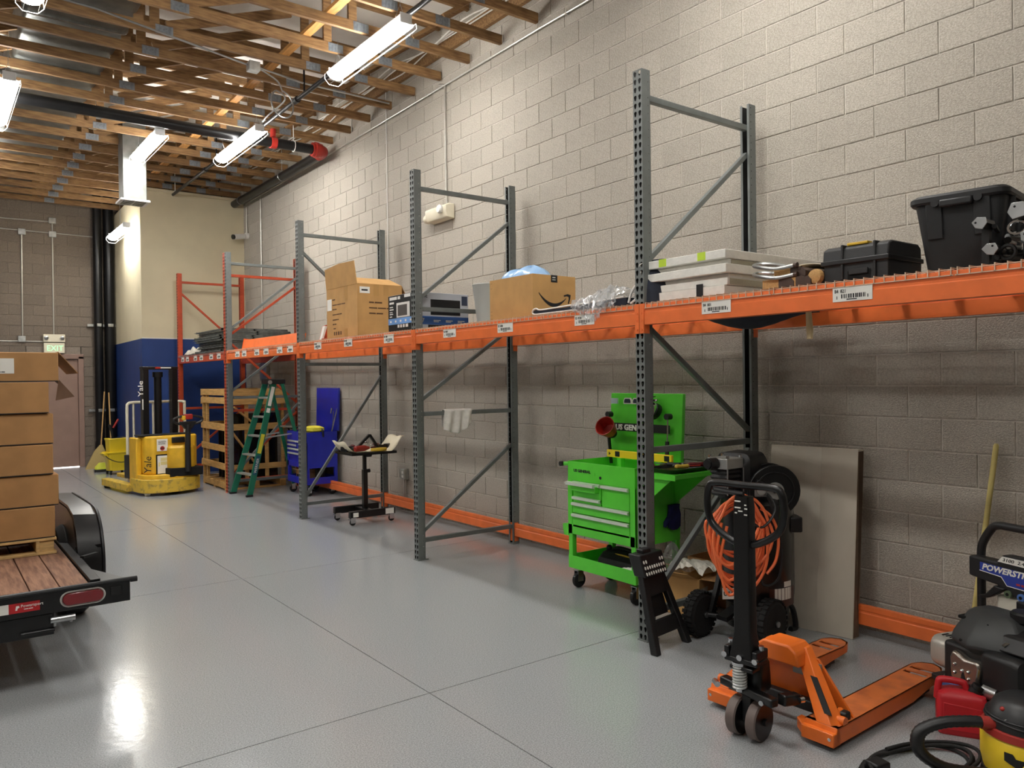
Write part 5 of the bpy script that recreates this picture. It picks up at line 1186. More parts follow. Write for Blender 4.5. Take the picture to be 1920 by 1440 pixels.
panel_box(t2, 0, .34, 0, .35, .33, M_card2); n = put('shipping_label', MB().box(.05, .24, -.002, 0, .20, .31), mat('label_grey', (150, 148, 142), .7), t2, smooth=0)
print_lines(n, M_ink, (.06, -.0022, .21), (1, 0, 0), (0, 0, 1), [(0, .07, [.05, .04], .012), (0, .05, [.03, .05], .008), (.1, .0, [.03], .03), (0, .02, [.07], .006)]); put('flap', MB().prism([(0, 0), (.33, 0), (.31, .14), (.02, .14)], 'y', -.002, .002, Matrix.Translation((0, 0, .33)) @ Matrix.Rotation(.6, 4, 'X')), M_card2, t2)
t2 = thing('clear_bag', 'clear plastic bag puffed up behind the folded stool', 'bag', (4.48, 3.93, .0))
put('bag', MB().grid(bag(0, 0, .13, .10, .42, 8), 22, 10), mat('clear_bag_film', (170, 168, 164), .2, trans=.4, alpha=.45), t2, smooth=1.0)
t2 = thing('white_liner', 'crumpled white plastic liner spilling out of the small tan carton', 'plastic sheet', (4.38, 3.58, .262))
rl = random.Random(5)
put('liner', MB().grid(lambda u, v: Vector((-.06+.24*u, .30*v-.06, .02+.05*abs(math.sin(6*u+4*v))+rl.uniform(0, .02))), 10, 10), mat('liner', (220, 214, 202), .3), t2, smooth=0).modifiers.new('solid', 'SOLIDIFY').thickness = .002

# ------------------------------------------------------------------ upright air compressor with hose reel and orange hose
t = thing('air_compressor', 'black upright air compressor on two tyred wheels behind the orange pallet jack', 'compressor', (4.37, 3.11, 0))
M_tank = mat('tank_black', (16, 16, 17), .28, var=.05, coat=.3)
put('tank', MB().lathe([(.05, .17), (.16, .18), (.225, .23), (.235, .28), (.235, .80), (.225, .87), (.15, .93), (.03, .945)], n=32), M_tank, t)
put('tank_skirt', MB().lathe([(.19, .06), (.20, .06), (.20, .22), (.19, .22)], n=24), M_black, t)
put('front_foot', MB().tube(spline([(.12, -.12, .22), (.22, -.12, .14), (.24, -.13, .012), (.18, -.13, .012)], 4), .018, 8), M_black, t)
a_ = Vector((-.35, .19, .145)); b_ = Vector((-.165, -.215, .145)); ax = (b_-a_).normalized()
for q in (a_, b_):
    mb = MB(); rw = .145; hw = .042
    mb.lathe([(.075, -hw), (.12, -hw), (rw*.95, -hw*.75), (rw, -hw*.4), (rw, hw*.4), (rw*.95, hw*.75), (.12, hw), (.075, hw)], (0, 0, 0), 'x', 32)
    for k in range(26):
        an = 2*PI*k/26
        for s in (-1, 1):
            mb.cbox((s*hw*.45, rw*math.cos(an+s*.06), rw*math.sin(an+s*.06)), (hw*.8, .022, .010), Matrix.Rotation(an+PI/2, 3, 'X'))
    wx = Vector((.08, -1, 0)).normalized(); ang = math.atan2(wx.y, wx.x); mb.xf(Matrix.Translation(q) @ Matrix.Rotation(ang, 4, 'Z'))
    w_ = put('tyre', mb, M_rubber, t, smooth=.5)
    put('hub', MB().cyl(q-wx*.03, q+wx*.03, .076, n=20).cyl(q-wx*.05, q+wx*.05, .022, n=12), M_black, w_); put('axle_cap', MB().cyl(q+wx*.05, q+wx*.058, .018, n=12), M_steel, w_)
put('axle', MB().cyl(a_, b_, .016).bar((-.33, .03, .145), (-.05, .02, .22), .08, .03), M_black, t)
put('frame_bar', MB().bar((-.30, .14, .15), (-.10, .14, .62), .03, .03).bar((-.22, -.10, .15), (-.06, -.12, .62), .03, .03), M_black, t)
put('cylinder_block', MB().loft([[Vector((-.21+a, .08+b, zz)) for a, b in rrect(.14+.02*(k % 2), .13+.02*(k % 2), .02)] for k, zz in enumerate([.92+.017*i for i in range(11)])]), M_black, t)
put('cylinder_head', MB().box(-.30, -.13, -.0, .16, 1.095, 1.165), M_alu, t, bevel=.006)
hb = MB()
for x in (-.28, -.15):
    for y in (.01, .15): hb.cyl((x, y, 1.165), (x, y, 1.182), .011, n=6)
put('head_bolt', hb, M_chrome, t); put('side_stud', MB().cyl((-.295, .0, .93), (-.295, .0, 1.10), .005), M_steel, t); put('side_stud', MB().cyl((-.135, -.003, .93), (-.135, -.003, 1.10), .005), M_steel, t)
put('air_filter', MB().cyl((-.36, .10, 1.13), (-.30, .09, 1.13), .038, n=16).cyl((-.375, .10, 1.13), (-.36, .10, 1.13), .03, n=16), M_black, t)
put('copper_pipe', MB().tube(spline([(-.13, .03, 1.13), (-.06, .0, 1.13), (-.02, -.02, 1.08), (-.05, -.04, 1.0), (-.10, -.05, .95)], 5), .009, 8), M_alu, t)
put('motor_shroud', MB().loft([[Vector((x, .10+a, 1.02+b)) for a, b in rrect(w_, h_, .05)] for x, w_, h_ in ((-.14, .20, .22), (-.10, .26, .33), (.06, .27, .34), (.12, .22, .28))]), M_black, t, smooth=.6)
put('belt_guard', MB().prism([(-.20, .86), (.16, .84), (.20, .92), (.14, 1.03), (-.02, 1.06)], 'y', -.04, -.02), M_black, t, bevel=.004)
put('pressure_switch', MB().box(-.12, -.02, -.10, .0, .93, 1.0), M_black, t, bevel=.01); 
gx = put('gauge_plate', MB().cbox((-.19, -.17, .975), (.075, .012, .085), Matrix.Rotation(-.7, 3, 'Z')), M_steel, t, bevel=.004); put('gauge_dial', MB().cyl((-.195, -.176, .975), (-.205, -.188, .975), .028, n=18), M_alu, gx)
for nm, m, z0_, z1_, a0, a1 in (('white_label', M_paper, .27, .345, -2.05, -1.45), ('maker_plate', M_paper, .35, .385, -1.75, -1.45), ('brown_label', mat('label_brown', (72, 40, 32), .4), .13, .25, -2.2, -1.25), ('red_decal', mat('decal_maroon', (110, 22, 26), .4), .42, .60, -2.9, -2.35)):
    mb = MB(); n_ = 8; r_ = .2365
    mb.grid(lambda u, v: Vector((r_*math.cos(a0+(a1-a0)*u), r_*math.sin(a0+(a1-a0)*u), max(.225, z0_+.1*0)+(z1_-z0_)*v if nm == 'brown_label' else z0_+(z1_-z0_)*v)), n_, 1); put(nm, mb, m, t, smooth=1.0)
pl = put('model_plate', MB().cbox((-.36, -.08, .335), (.13, .003, .07), Matrix.Rotation(-.64, 3, 'Z')), M_paper, t, smooth=0)
text('USA 597', .036, M_ink, pl, (-.408, -.046, .322), (.8, -.6, 0), (0, 0, 1), bold=.0008)
put('plate_post', MB().box(-.33, -.31, -.09, -.07, .145, .33), M_black, t)
# reel
rc = Vector((.02, -.10, .955)); rn = Vector((-.62, -.78, 0)).normalized()
def disc(r0, d0, d1, n=32, r1=None):
    mb = MB(); mb.tube([rc+rn*d0, rc+rn*d1], [r0, r1 or r0], n); return mb
rl_ = put('reel_flange', disc(.165, .06, .085), M_blacks, t, bevel=.006); put('reel_flange', disc(.165, -.07, -.045), M_blacks, t, bevel=.006); put('reel_drum', disc(.10, -.05, .07), M_black, t)
put('wound_hose', MB().tube([rc+rn*(-.035+.09*k/120)+(Vector((-rn.y, rn.x, 0))*math.cos(k*PI/10)+Vector((0, 0, 1))*math.sin(k*PI/10))*.125 for k in range(121)], .014, 6), M_black, t)
put('reel_hub', disc(.055, .083, .10, 24), M_alu, t); put('reel_ring', MB().tube([rc+rn*.09+(Vector((-rn.y, rn.x, 0))*math.cos(a)+Vector((0, 0, 1))*math.sin(a))*.12 for a in [PI/16*k for k in range(32)]], .005, 6, closed=True), M_black, t)
put('reel_arm', MB().bar(rc+rn*.10, (-.14, -.10, 1.02), .05, .03).bar(rc-rn*.08, (-.10, .08, 1.0), .05, .03), M_black, t, bevel=.006)
put('hose_guide', MB().cbox(tuple(rc+Vector((.08, -.10, -.22))), (.12, .10, .10), Matrix.Rotation(.9, 3, 'Z')), M_black, t, bevel=.01)
# hose coil hung in front
t2 = thing('air_hose', 'orange air hose coiled in long loops over the compressor frame', 'hose', (4.0, 2.98, .70))
M_hose = mat('hose_orange', (244, 122, 72), .4, var=.04)
u_ = Vector((.80, -.60, 0)); nn = Vector((-.6, -.8, 0)); rh = random.Random(11); pts = []
for k in range(9*20):
    a = 2*PI*k/20+PI/2; lp = k//20; rx = .165+.012*math.sin(lp*2.1)+.01*rh.random(); top = .27-.012*lp; bot = -.33+.045*((lp*5) % 9)/1.6
    zz = (top+bot)/2+(top-bot)/2*math.sin(a); xx = rx*math.cos(a)*(1.0 if zz < .1 else .85)
    pts.append(u_*(xx+.02*math.sin(lp*1.7))+Vector((0, 0, zz))+nn*(.05-.012*lp+.02*math.sin(a*.5+lp)))
put('hose_loop', MB().tube(spline(pts, 2), .0095, 7), M_hose, t2)
for k in range(3):
    put('hose_loop', MB().tube(spline([u_*(-.15+.03*k)+nn*(.06+.01*k)+Vector((0, 0, .12-.02*k)), u_*(-.17+.02*k)+nn*.07+Vector((0, 0, -.05-.05*k)), u_*(-.08)+nn*.08+Vector((0, 0, -.16-.09*k)), u_*(.05)+nn*.08+Vector((0, 0, -.04-.08*k)), u_*(.12)+nn*.07+Vector((0, 0, .10-.05*k))], 6), .0095, 7), M_hose, t2)
put('hose_tail', MB().tube(spline([u_*.13+nn*.04+Vector((0, 0, .18)), u_*.20+nn*.04+Vector((0, 0, .12)), u_*.24+nn*.03+Vector((0, 0, .0)), u_*.22+nn*.04+Vector((0, 0, -.14)), u_*.16+nn*.05+Vector((0, 0, -.22))], 6), .0095, 7), M_hose, t2)
put('hose_strap', MB().tube(spline([u_*-.05+nn*.09+Vector((0, 0, .30)), u_*0+nn*.09+Vector((0, 0, .24)), u_*.02+nn*.0+Vector((0, 0, .22)), u_*-.02+nn*-.06+Vector((0, 0, .27))], 4), .012, 6), M_black, t2)
t2 = thing('electric_lead', 'black power cord looped over the compressor beside the orange hose', 'cord', (4.10, 2.95, .75))
put('cord', MB().tube(spline([u_*-.10+nn*.09+Vector((0, 0, .13)), u_*.02+nn*.11+Vector((0, 0, .02)), u_*.12+nn*.08+Vector((0, 0, .12)), u_*.10+Vector((0, 0, .20)), u_*.16+nn*.06+Vector((0, 0, -.05)), u_*.15+nn*.05+Vector((0, 0, -.30)), u_*.05+nn*.03+Vector((0, 0, -.34)), u_*.1+nn*-.08+Vector((0, 0, -.1))], 7), .008, 6), M_black, t2)
# ------------------------------------------------------------------ pallet jack
M_jack = mat('jack_orange', (238, 116, 36), .36, var=.06, scale=6)
M_fork = mat('worn_fork', (216, 118, 58), .42, var=.16, scale=9, c2=(176, 92, 52), lo=.3, hi=.6)
M_nyl = mat('wheel_brown', (112, 98, 92), .5, var=.06)
t = thing('pallet_jack', 'orange hand pallet jack with black handle in front of the compressor', 'pallet jack', (3.07, 2.235, 0), math.radians(1))
ZF = .105
for s in (-1, 1):
    yo = s*.345; yi = s*.185
    y0, y1 = min(yo, yi), max(yo, yi)
    fk = MB(); w = y1-y0
    # top plate with two slots near the tip
    def rect(xa, xb, ya, yb): fk.box(xa, xb, ya, yb, ZF-.006, ZF)
    rect(.17, 1.08, y0, y1); rect(1.115, 1.16, y0, y1)
    for xa, xb in ((1.08, 1.115), (1.16, 1.195)): rect(xa, xb, y0, y0+.02); rect(xa, xb, y1-.02, y1)
    fk.prism([(1.195, y0), (1.23, y0+.004), (1.285, y0+.025), (1.315, (y0+y1)/2), (1.285, y1-.025), (1.23, y1-.004), (1.195, y1)], 'z', ZF-.006, ZF)
    put('fork_top', fk, M_fork, t, smooth=0)
    sd = MB(); sd.prism([(.17, ZF), (.17, .03), (.9, .03), (1.05, .05), (1.23, .065), (1.23, ZF)], 'y', y0, y0+.006); sd.prism([(.17, ZF), (.17, .03), (.9, .03), (1.05, .05), (1.23, .065), (1.23, ZF)], 'y', y1-.006, y1)
    sd.prism([(1.23, y0), (1.285, y0+.025), (1.315, (y0+y1)/2), (1.285, y1-.025), (1.23, y1), (1.23, y1-.008), (1.275, y1-.03), (1.305, (y0+y1)/2), (1.275, y0+.03), (1.23, y0+.008)], 'z', .065, ZF)
    put('fork_side', sd, M_jack, t, smooth=0)
    put('load_roller', MB().cyl((1.09, y0+.035, .036), (1.09, y1-.035, .036), .036, n=18), M_nyl, t); put('roller_fork', MB().box(.98, 1.13, y0+.022, y0+.032, .02, .08).box(.98, 1.13, y1-.032, y1-.022, .02, .08), M_black, t)
    put('slot_well', MB().box(1.075, 1.20, y0+.018, y1-.018, ZF-.05, ZF-.045), M_dark, t, smooth=0); put('push_rod', MB().cyl((.25, (y0+y1)/2, .07), (1.0, (y0+y1)/2, .06), .014, n=8), M_black, t)
    # front foot and sloping strut
    put('front_foot', MB().box(.135, .20, y0, y1, .025, .085).prism([(.135, .025), (.20, .025), (.20, ZF), (.17, ZF)], 'y', y0, y1), M_jack, t, bevel=.004)
    yo2 = s*.10
    st_ = MB().add([Vector(v) for v in ((.15, yo, .06), (.15, yo-s*.075, .06), (.31, yo2-s*.055, .375), (.31, yo2+s*.01, .375), (.235, yo, .10), (.235, yo-s*.075, .10), (.36, yo2-s*.055, .375), (.36, yo2+s*.01, .375))], [(0, 1, 2, 3), (4, 5, 6, 7), (0, 1, 5, 4), (1, 2, 6, 5), (2, 3, 7, 6), (3, 0, 4, 7)])
    put('sloping_strut', st_, M_jack, t, bevel=.004)
    put('pivot_tube', MB().cyl((.24, yo-s*.05, .115), (.24, yo-s*.0, .115), .022, n=14).cyl((.265, yo-s*.06, .125), (.31, yo-s*.06, .125), .02, n=14), M_jack, t)
    put('pin_head', MB().cyl((.132, yo-s*.02, .06), (.136, yo-s*.02, .06), .008, n=10), M_chrome, t)
    put('low_bar', MB().prism([(.145, yo-s*.16), (.145, yo-s*.0), (.20, yo-s*.0), (.24, yo-s*.22), (.20, yo-s*.22)], 'z', .03, .08), M_jack, t, bevel=.004)
put('hood', MB().prism([(-.125, .30), (-.11, .365), (-.07, .395), (.07, .395), (.11, .365), (.125, .30)], 'x', .22, .37), M_jack, t, bevel=.01)
put('back_plate', MB().prism([(-.345, .09), (.345, .09), (.16, .33), (-.16, .33)], 'x', .33, .345), M_jack, t, bevel=.003); put('rating_plate', MB().box(.322, .3295, -.18, -.03, .235, .31), mat('plate_grey', (150, 152, 146), .4, .4), t, smooth=0)
put('strut_decal', MB().add([Vector(v) for v in ((.197, -.270, .141), (.197, -.305, .141), (.262, -.195, .268), (.262, -.162, .268), (.190, -.270, .145), (.190, -.305, .145), (.256, -.195, .272), (.256, -.162, .272))], [(0, 1, 2, 3), (4, 5, 6, 7), (0, 1, 5, 4), (1, 2, 6, 5), (2, 3, 7, 6), (3, 0, 4, 7)]), M_ink, t, smooth=0)
put('torsion_bar', MB().box(.27, .32, -.33, .33, .085, .14), M_black, t, bevel=.01)
# steering head, turned
sg = math.radians(5)
SM = Matrix.Translation((0, 0, 0)) @ Matrix.Rotation(sg, 4, 'Z')
def sh(mb): return mb.xf(SM)
for s in (-1, 1):
    w_ = put('steer_wheel', sh(MB().lathe([(.05, -.026), (.083, -.026), (.09, -.02), (.09, .02), (.083, .026), (.05, .026)], (0, s*.052, .09), 'y', 32)), M_nyl, t)
    put('wheel_disc', sh(MB().cyl((0, s*.052-.0265, .09), (0, s*.052+.0265, .09), .083, n=28)), M_blacks, w_); put('axle_nut', sh(MB().cyl((0, s*.078, .09), (0, s*.092, .09), .016, n=10)), M_black, w_)
put('axle_block', sh(MB().box(-.025, .025, -.024, .024, .07, .21)), M_black, t, bevel=.005)
put('pump_body', sh(MB().loft([[Vector((.06+a, b, z)) for a, b in rrect(w_, w_*.9, .03)] for w_, z in ((.10, .19), (.13, .22), (.12, .34), (.09, .37))])), M_blacks, t, smooth=.6)
put('lever_arm', sh(MB().bar((-.05, -.16, .215), (.02, .15, .225), .05, .04).bar((.04, -.14, .20), (.14, -.17, .19), .05, .05)), M_blacks, t, bevel=.008)
for p_, q_, r_ in (((-.06, .13, .225), (-.03, .165, .225), .014), ((-.07, -.10, .205), (-.05, -.10, .205), .012), ((.10, -.20, .20), (.12, -.21, .20), .014)): put('arm_pin', sh(MB().cyl(p_, q_, r_, n=10)), M_chrome, t)
put('piston', sh(MB().cyl((-.045, .02, .22), (-.045, .02, .36), .017, n=14)), M_chrome, t)
put('spring', sh(MB().tube([(-.045+.029*math.cos(a), .02+.029*math.sin(a), .235+.105*k/108) for k, a in [(k, 2*PI*k/14) for k in range(109)]], .0062, 6)), mat('spring_white', (216, 218, 216), .3, .4), t)
put('spring_cap', sh(MB().cyl((-.045, .02, .345), (-.045, .02, .36), .036, n=16)), M_chrome, t)
put('handle_yoke', sh(MB().box(-.075, .03, -.085, .085, .36, .385).box(-.075, .03, -.085, -.06, .385, .43).box(-.075, .03, .06, .085, .385, .43).box(-.07, .0, -.06, .06, .325, .345)), M_blacks, t, bevel=.005)
for yy in (-.078, .0, .078): put('yoke_bolt', sh(MB().cyl((-.07, yy, .39), (-.085, yy, .39), .014, n=10)), M_chrome, t)
for yy in (-.075, .075): put('yoke_bolt', sh(MB().cyl((-.02, yy, .43), (-.02, yy, .45), .016, n=8)), M_chrome, t)
put('handle_post', sh(MB().loft([[Vector((-.025+a, b, z)) for a, b in rrect(w_*.8, w_, .008)] for w_, z in ((.12, .385), (.085, .50), (.08, 1.08), (.07, 1.135))])), M_blacks, t, smooth=.5)
lpz = [(-.025, .0, .905), (-.025, .09, .93), (-.025, .17, .985), (-.025, .195, 1.05), (-.025, .197, 1.12), (-.025, .185, 1.165), (-.025, .15, 1.185), (-.025, .0, 1.185), (-.025, -.15, 1.185), (-.025, -.185, 1.165), (-.025, -.197, 1.12), (-.025, -.195, 1.05), (-.025, -.17, .985), (-.025, -.09, .93)]
put('handle_loop', sh(MB().tube(spline(lpz, 5, True), .0175, 12, closed=True)), M_blacks, t, smooth=1.0)
put('release_lever', sh(MB().tube([(-.03, .0, 1.145), (-.035, .09, 1.15), (-.035, .15, 1.155)], .012, 8)), M_black, t)
dec = MB()
for z, y0, y1 in ((1.11, .0, .03), (1.095, -.03, -.02), (1.08, -.0, .03), (1.078, -.034, -.02), (1.055, .018, .03), (1.05, -.034, -.018), (1.065, -.01, .012)): dec.box(-.0585, -.0565, y0, y1, z, z+.006)
put('white_symbols', sh(dec), M_paper, t, smooth=0)

# ------------------------------------------------------------------ flat carton leaning on the wall, wooden pole
t = thing('leaning_carton', 'tall flat grey-tan carton leaning against the block wall behind the compressor', 'carton', (4.70, 2.63, 0), math.radians(7))
LCM = Matrix.Rotation(math.radians(5.2), 4, 'Y')
M_lcard = mat('weathered_carton', (198, 190, 174), .8, var=.08, scale=3, c2=(184, 176, 160), stretch=(1, 1, .5))
put('carton_body', MB().box(0, .085, 0, .60, 0, 1.215).xf(LCM), M_lcard, t, bevel=.004)
put('side_seam', MB().box(.0, .085, -.0015, .0, .01, 1.2).xf(LCM), mat('carton_side', (120, 100, 80), .85, var=.15, scale=12), t, smooth=0)
put('torn_edge', MB().add([Vector(v) for v in ((.01, -.002, 1.2), (.08, -.002, 1.205), (.075, -.004, .9), (.06, -.006, .4), (.05, -.004, .1), (.045, -.002, .4))], [(0, 1, 2, 3, 4, 5)]).xf(LCM), M_ink if False else mat('carton_tear', (84, 66, 50), .9), t, smooth=0)
put('packing_tape', MB().box(-.0012, 0, .24, .35, .0, 1.214).xf(LCM), mat('clear_tape', (200, 193, 178), .25, var=.04), t, smooth=0)
print_lines(t, mat('faint_print', (128, 112, 92), .8), (-.001, .50, .35), (0, 0, 1), (0, -1, 0), [(0, 0, [.03, .05, .02, .04, .05], .012)])
t = thing('wood_pole', 'long pale yellow wooden pole leaning on the wall behind the pressure washer', 'pole', (4.88, 2.02, 0))
put('pole', MB().tube([(0, 0, 0.0), (.05, -.14, 1.27), (.05, -.142, 1.285)], [.015, .015, .010], 12), mat('pole_yellow', (206, 190, 118), .55, var=.08, scale=8), t)

# ------------------------------------------------------------------ pressure washer
t = thing('pressure_washer', 'black petrol pressure washer with blue name panel and silver muffler at the right edge', 'pressure washer', (4.16, 1.70, 0), 0)
rv = Vector((-.30, -.95, 0)).normalized(); fv = Vector((-.95, .30, 0)).normalized()
PM = Matrix(((*rv, 0), (*(-fv), 0), (0, 0, 1, 0), (0, 0, 0, 1))).transposed()   # local x: to the right, local y: away from the viewer
def pw(mb): return mb.xf(PM)
M_wblk = mat('washer_black', (32, 33, 34), .42, var=.06); M_eng = mat('engine_cover', (62, 64, 64), .5, var=.05); M_muf = mat('muffler_silver', (206, 204, 194), .35, .5, var=.04)
hp = [(-.16, .26, .10), (-.16, .26, .60), (-.16, .26, .74), (-.145, .255, .80), (-.10, .25, .87), (-.055, .245, .905), (.04, .24, .91), (.30, .24, .91), (.40, .24, .90), (.46, .25, .84), (.48, .26, .74), (.48, .26, .10)]
put('frame_tube', pw(MB().tube(spline(hp, 4), .021, 12)), M_wblk, t, smooth=1.0)
put('axle_tube', pw(MB().cyl((-.17, .26, .12), (.52, .26, .12), .016)), M_wblk, t)
for xx in (-.20, .51): 
    w_ = put('tyre', pw(MB().lathe([(.07, -.035), (.135, -.03), (.14, 0), (.135, .03), (.07, .035)], (xx, .26, .14), 'x', 28)), M_rubber, t)
    put('hub', pw(MB().cyl((xx-.03, .26, .14), (xx+.03, .26, .14), .075)), M_black, w_)
put('base_frame', pw(MB().box(-.12, .45, -.14, .28, .145, .175).box(-.10, -.06, -.14, -.10, 0, .15).box(.38, .42, -.14, -.10, 0, .15)), M_wblk, t, bevel=.005)
cp = put('control_panel', pw(MB().prism([(-.17, .735), (-.01, .735), (.02, .775), (.19, .775), (.21, .745), (.51, .74), (.51, .63), (.30, .61), (.24, .57), (.05, .575), (-.01, .615), (-.17, .63)], 'y', .18, .25)), M_wblk, t, bevel=.01)
bp_ = put('name_panel', pw(MB().prism([(-.10, .715), (.02, .712), (.40, .708), (.46, .70), (.44, .645), (.24, .64), (.21, .622), (.05, .625), (.02, .665), (-.10, .672)], 'y', .1755, .1795)), mat('panel_blue', (34, 58, 158), .35, coat=.4), cp, smooth=0)
text('POWERSTROKE', .042, M_paper, t, PM @ Vector((-.088, .1752, .681)), rv, (0, 0, 1), shear=.25, sx=1.12, bold=.0014, name='name_lettering')
put('white_line', pw(MB().tube([(-.10, .1748, .672), (.02, .1748, .664), (.05, .1748, .626), (.21, .1748, .622), (.24, .1748, .642), (.42, .1748, .645)], .0022, 5)), M_paper, cp)
tp_ = put('pressure_plate', pw(MB().prism([(.0, .738), (.025, .768), (.185, .768), (.20, .735)], 'y', .1745, .1795)), M_paper, cp, smooth=0)
text('3100  2.4', .024, M_ink, t, PM @ Vector((.026, .1742, .746)), rv, (0, 0, 1), shear=.2, sx=1.3, name='rating_lettering')
print_lines(t, mat('red_script', (178, 50, 60), .5), PM @ Vector((.10, .1745, .64)), rv, (0, 0, 1), [(0, 0, [.02, .05], .010)])
for k, (xx, c) in enumerate(((.055, (96, 112, 84)), (.125, (84, 122, 190)), (.195, (226, 150, 84)))):
    n_ = put('nozzle', pw(MB().cyl((xx, .17, .585), (xx, .20, .585), .019, n=16)), mat('nozzle_%d' % k, c, .45), cp); put('nozzle_tip', pw(MB().cyl((xx, .167, .585), (xx, .171, .585), .008, n=10)), M_dark, n_)
put('gun_trigger', pw(MB().prism([(-.10, .545), (-.06, .56), (-.01, .615), (.05, .61), (-.01, .565), (-.04, .545), (-.09, .53)], 'y', .16, .20).prism([(.115, .57), (.165, .57), (.155, .50), (.145, .475), (.115, .49)], 'y', .15, .18)), M_black, t, bevel=.006)
put('lance_clip', pw(MB().tube([(.22, .22, .73), (.26, .2, .82), (.30, .2, .86), (.36, .2, .80)], .012, 8)), M_wblk, t)
put('white_tank', pw(MB().box(-.02, .40, .19, .30, .18, .565)), mat('tank_cream', (226, 222, 206), .5), t, bevel=.012)
# engine: grey moulded cover, muffler, rocker cover, fuel tank cap
def pe(mb): return mb.xf(PM @ Matrix.Translation((.03, 0, -.03)))
def pm(mb): return mb.xf(PM @ Matrix.Translation((.06, 0, -.06)))
def pr_(mb): return mb.xf(PM @ Matrix.Translation((.075, 0, -.035)))
put('engine_block', pe(MB().box(-.08, .34, -.14, .14, .175, .40)), M_wblk, t, bevel=.02)
ec = put('engine_cover', pe(MB().loft([[Vector((cx+a, cy+b, z)) for a, b in [(-.15*k, -.02), (-.11*k, -.115*k), (.02, -.165*k), (.14*k, -.11*k), (.22*k, -.06), (.22*k, .08), (.10, .14*k), (-.09*k, .13*k), (-.14*k, .06)]] for k, z, cx, cy in ((.86, .385, .07, -.01), (1.0, .42, .07, -.02), (.98, .455, .07, -.01), (.70, .545, .06, .03), (.55, .56, .06, .04))])), M_eng, t, bevel=.01, smooth=.5)
put('cover_vent', pe(MB().box(-.045, .0, -.082, -.03, .508, .525).box(.05, .13, -.09, -.04, .508, .525).box(.03, .10, -.165, -.14, .425, .44)), M_dark, t, bevel=.006)
put('cover_strip', pe(MB().bar((-.10, .08, .47), (-.02, .12, .55), .012, .012)), M_chrome, t)
put('side_shroud', pe(MB().loft([[Vector((x, b, z)) for b, z in ((-.13*k, .43), (-.08*k, .50*1), (.06, .53), (.10, .44))] for x, k in ((.16, 1.0), (.30, .95), (.44, .8))])), M_wblk, t, bevel=.01, smooth=.5)
put('cover_badge', pe(MB().bar((.225, -.115, .455), (.245, -.075, .485), .018, .006, (0, -.6, .8))), M_chrome, t)
put('fuel_cap', pe(MB().lathe([(.06, 0), (.062, .035), (.05, .045)], (.20, .06, .545), 'z', 20)), M_black, t)
mf = put('muffler_shield', pm(MB().loft([[Vector((x, -.02+b*s_, .345+z*s_)) for b, z in rrect(.22, .16, .05)] for x, s_ in ((-.215, .72), (-.20, .92), (-.17, 1.0), (-.10, 1.02))])), M_muf, t, smooth=.6)
put('muffler_core', pm(MB().loft([[Vector((x, -.02+b, .345+z)) for b, z in rrect(.20, .15, .04)] for x in (-.10, -.06)])), mat('core_brown', (36, 26, 24), .3), t); ms = MB()
for k in range(3): ms.box(-.165+.022*k, -.155+.022*k, -.085, -.045, .418, .428)
put('shield_slot', pm(ms), M_dark, t, smooth=0)
put('rocker_cover', pr_(MB().prism([(-.045, .245), (.095, .235), (.115, .34), (.10, .365), (.03, .36), (.0, .375), (-.035, .385), (-.05, .35)], 'y', -.185, -.135)), mat('rocker_metal', (176, 168, 158), .25, .85, var=.1), t, bevel=.012, smooth=.5)
for a, b in ((-.02, .32), (-.02, .28), (.02, .30), (.055, .305), (.055, .27)): put('rivet', pr_(MB().ball((a, -.187, b), .009, 8)), M_chrome, t)
put('air_box', pe(MB().loft([[Vector((x, -.10+b*k, .325+z*k)) for b, z in rrect(.15, .20, .035)] for x, k in ((.155, .9), (.175, 1.0), (.31, 1.0), (.335, .9))])), M_wblk, t, smooth=.6); put('air_box_base', pe(MB().cyl((.17, -.16, .235), (.24, -.16, .235), .035)), M_steel, t)
put('red_lever', pe(MB().bar((.115, -.17, .23), (.125, -.165, .29), .012, .01)), M_red, t)
put('pump', pe(MB().cyl((-.06, -.12, .19), (-.06, .08, .19), .04).cyl((-.02, -.13, .16), (.06, -.13, .16), .03)), M_steel, t)
put('soap_tag', pw(MB().prism([(.115, .10), (.165, .115), (.185, .15), (.18, .19), (.16, .205), (.125, .19), (.10, .15), (.10, .115)], 'y', -.215, -.205)), mat('soap_grey', (78, 84, 96), .5), t, smooth=0)
text('SOAP', .026, M_paper, t, PM @ Vector((.175, -.2155, .13)), -rv+Vector((0, 0, .35)), Vector((0, 0, -1))-rv*.35 if False else (rv*.33+Vector((0, 0, -1))), name='soap_lettering')
put('fuel_hose', pw(MB().tube(spline([(.10, -.16, .30), (.10, -.18, .20), (.07, -.20, .12), (.02, -.2, .08)], 5), .018, 8)), M_black, t); put('blue_base', pw(MB().box(-.03, .10, -.19, -.15, .155, .185)), mat('base_blue', (70, 96, 150), .4), t, bevel=.006)

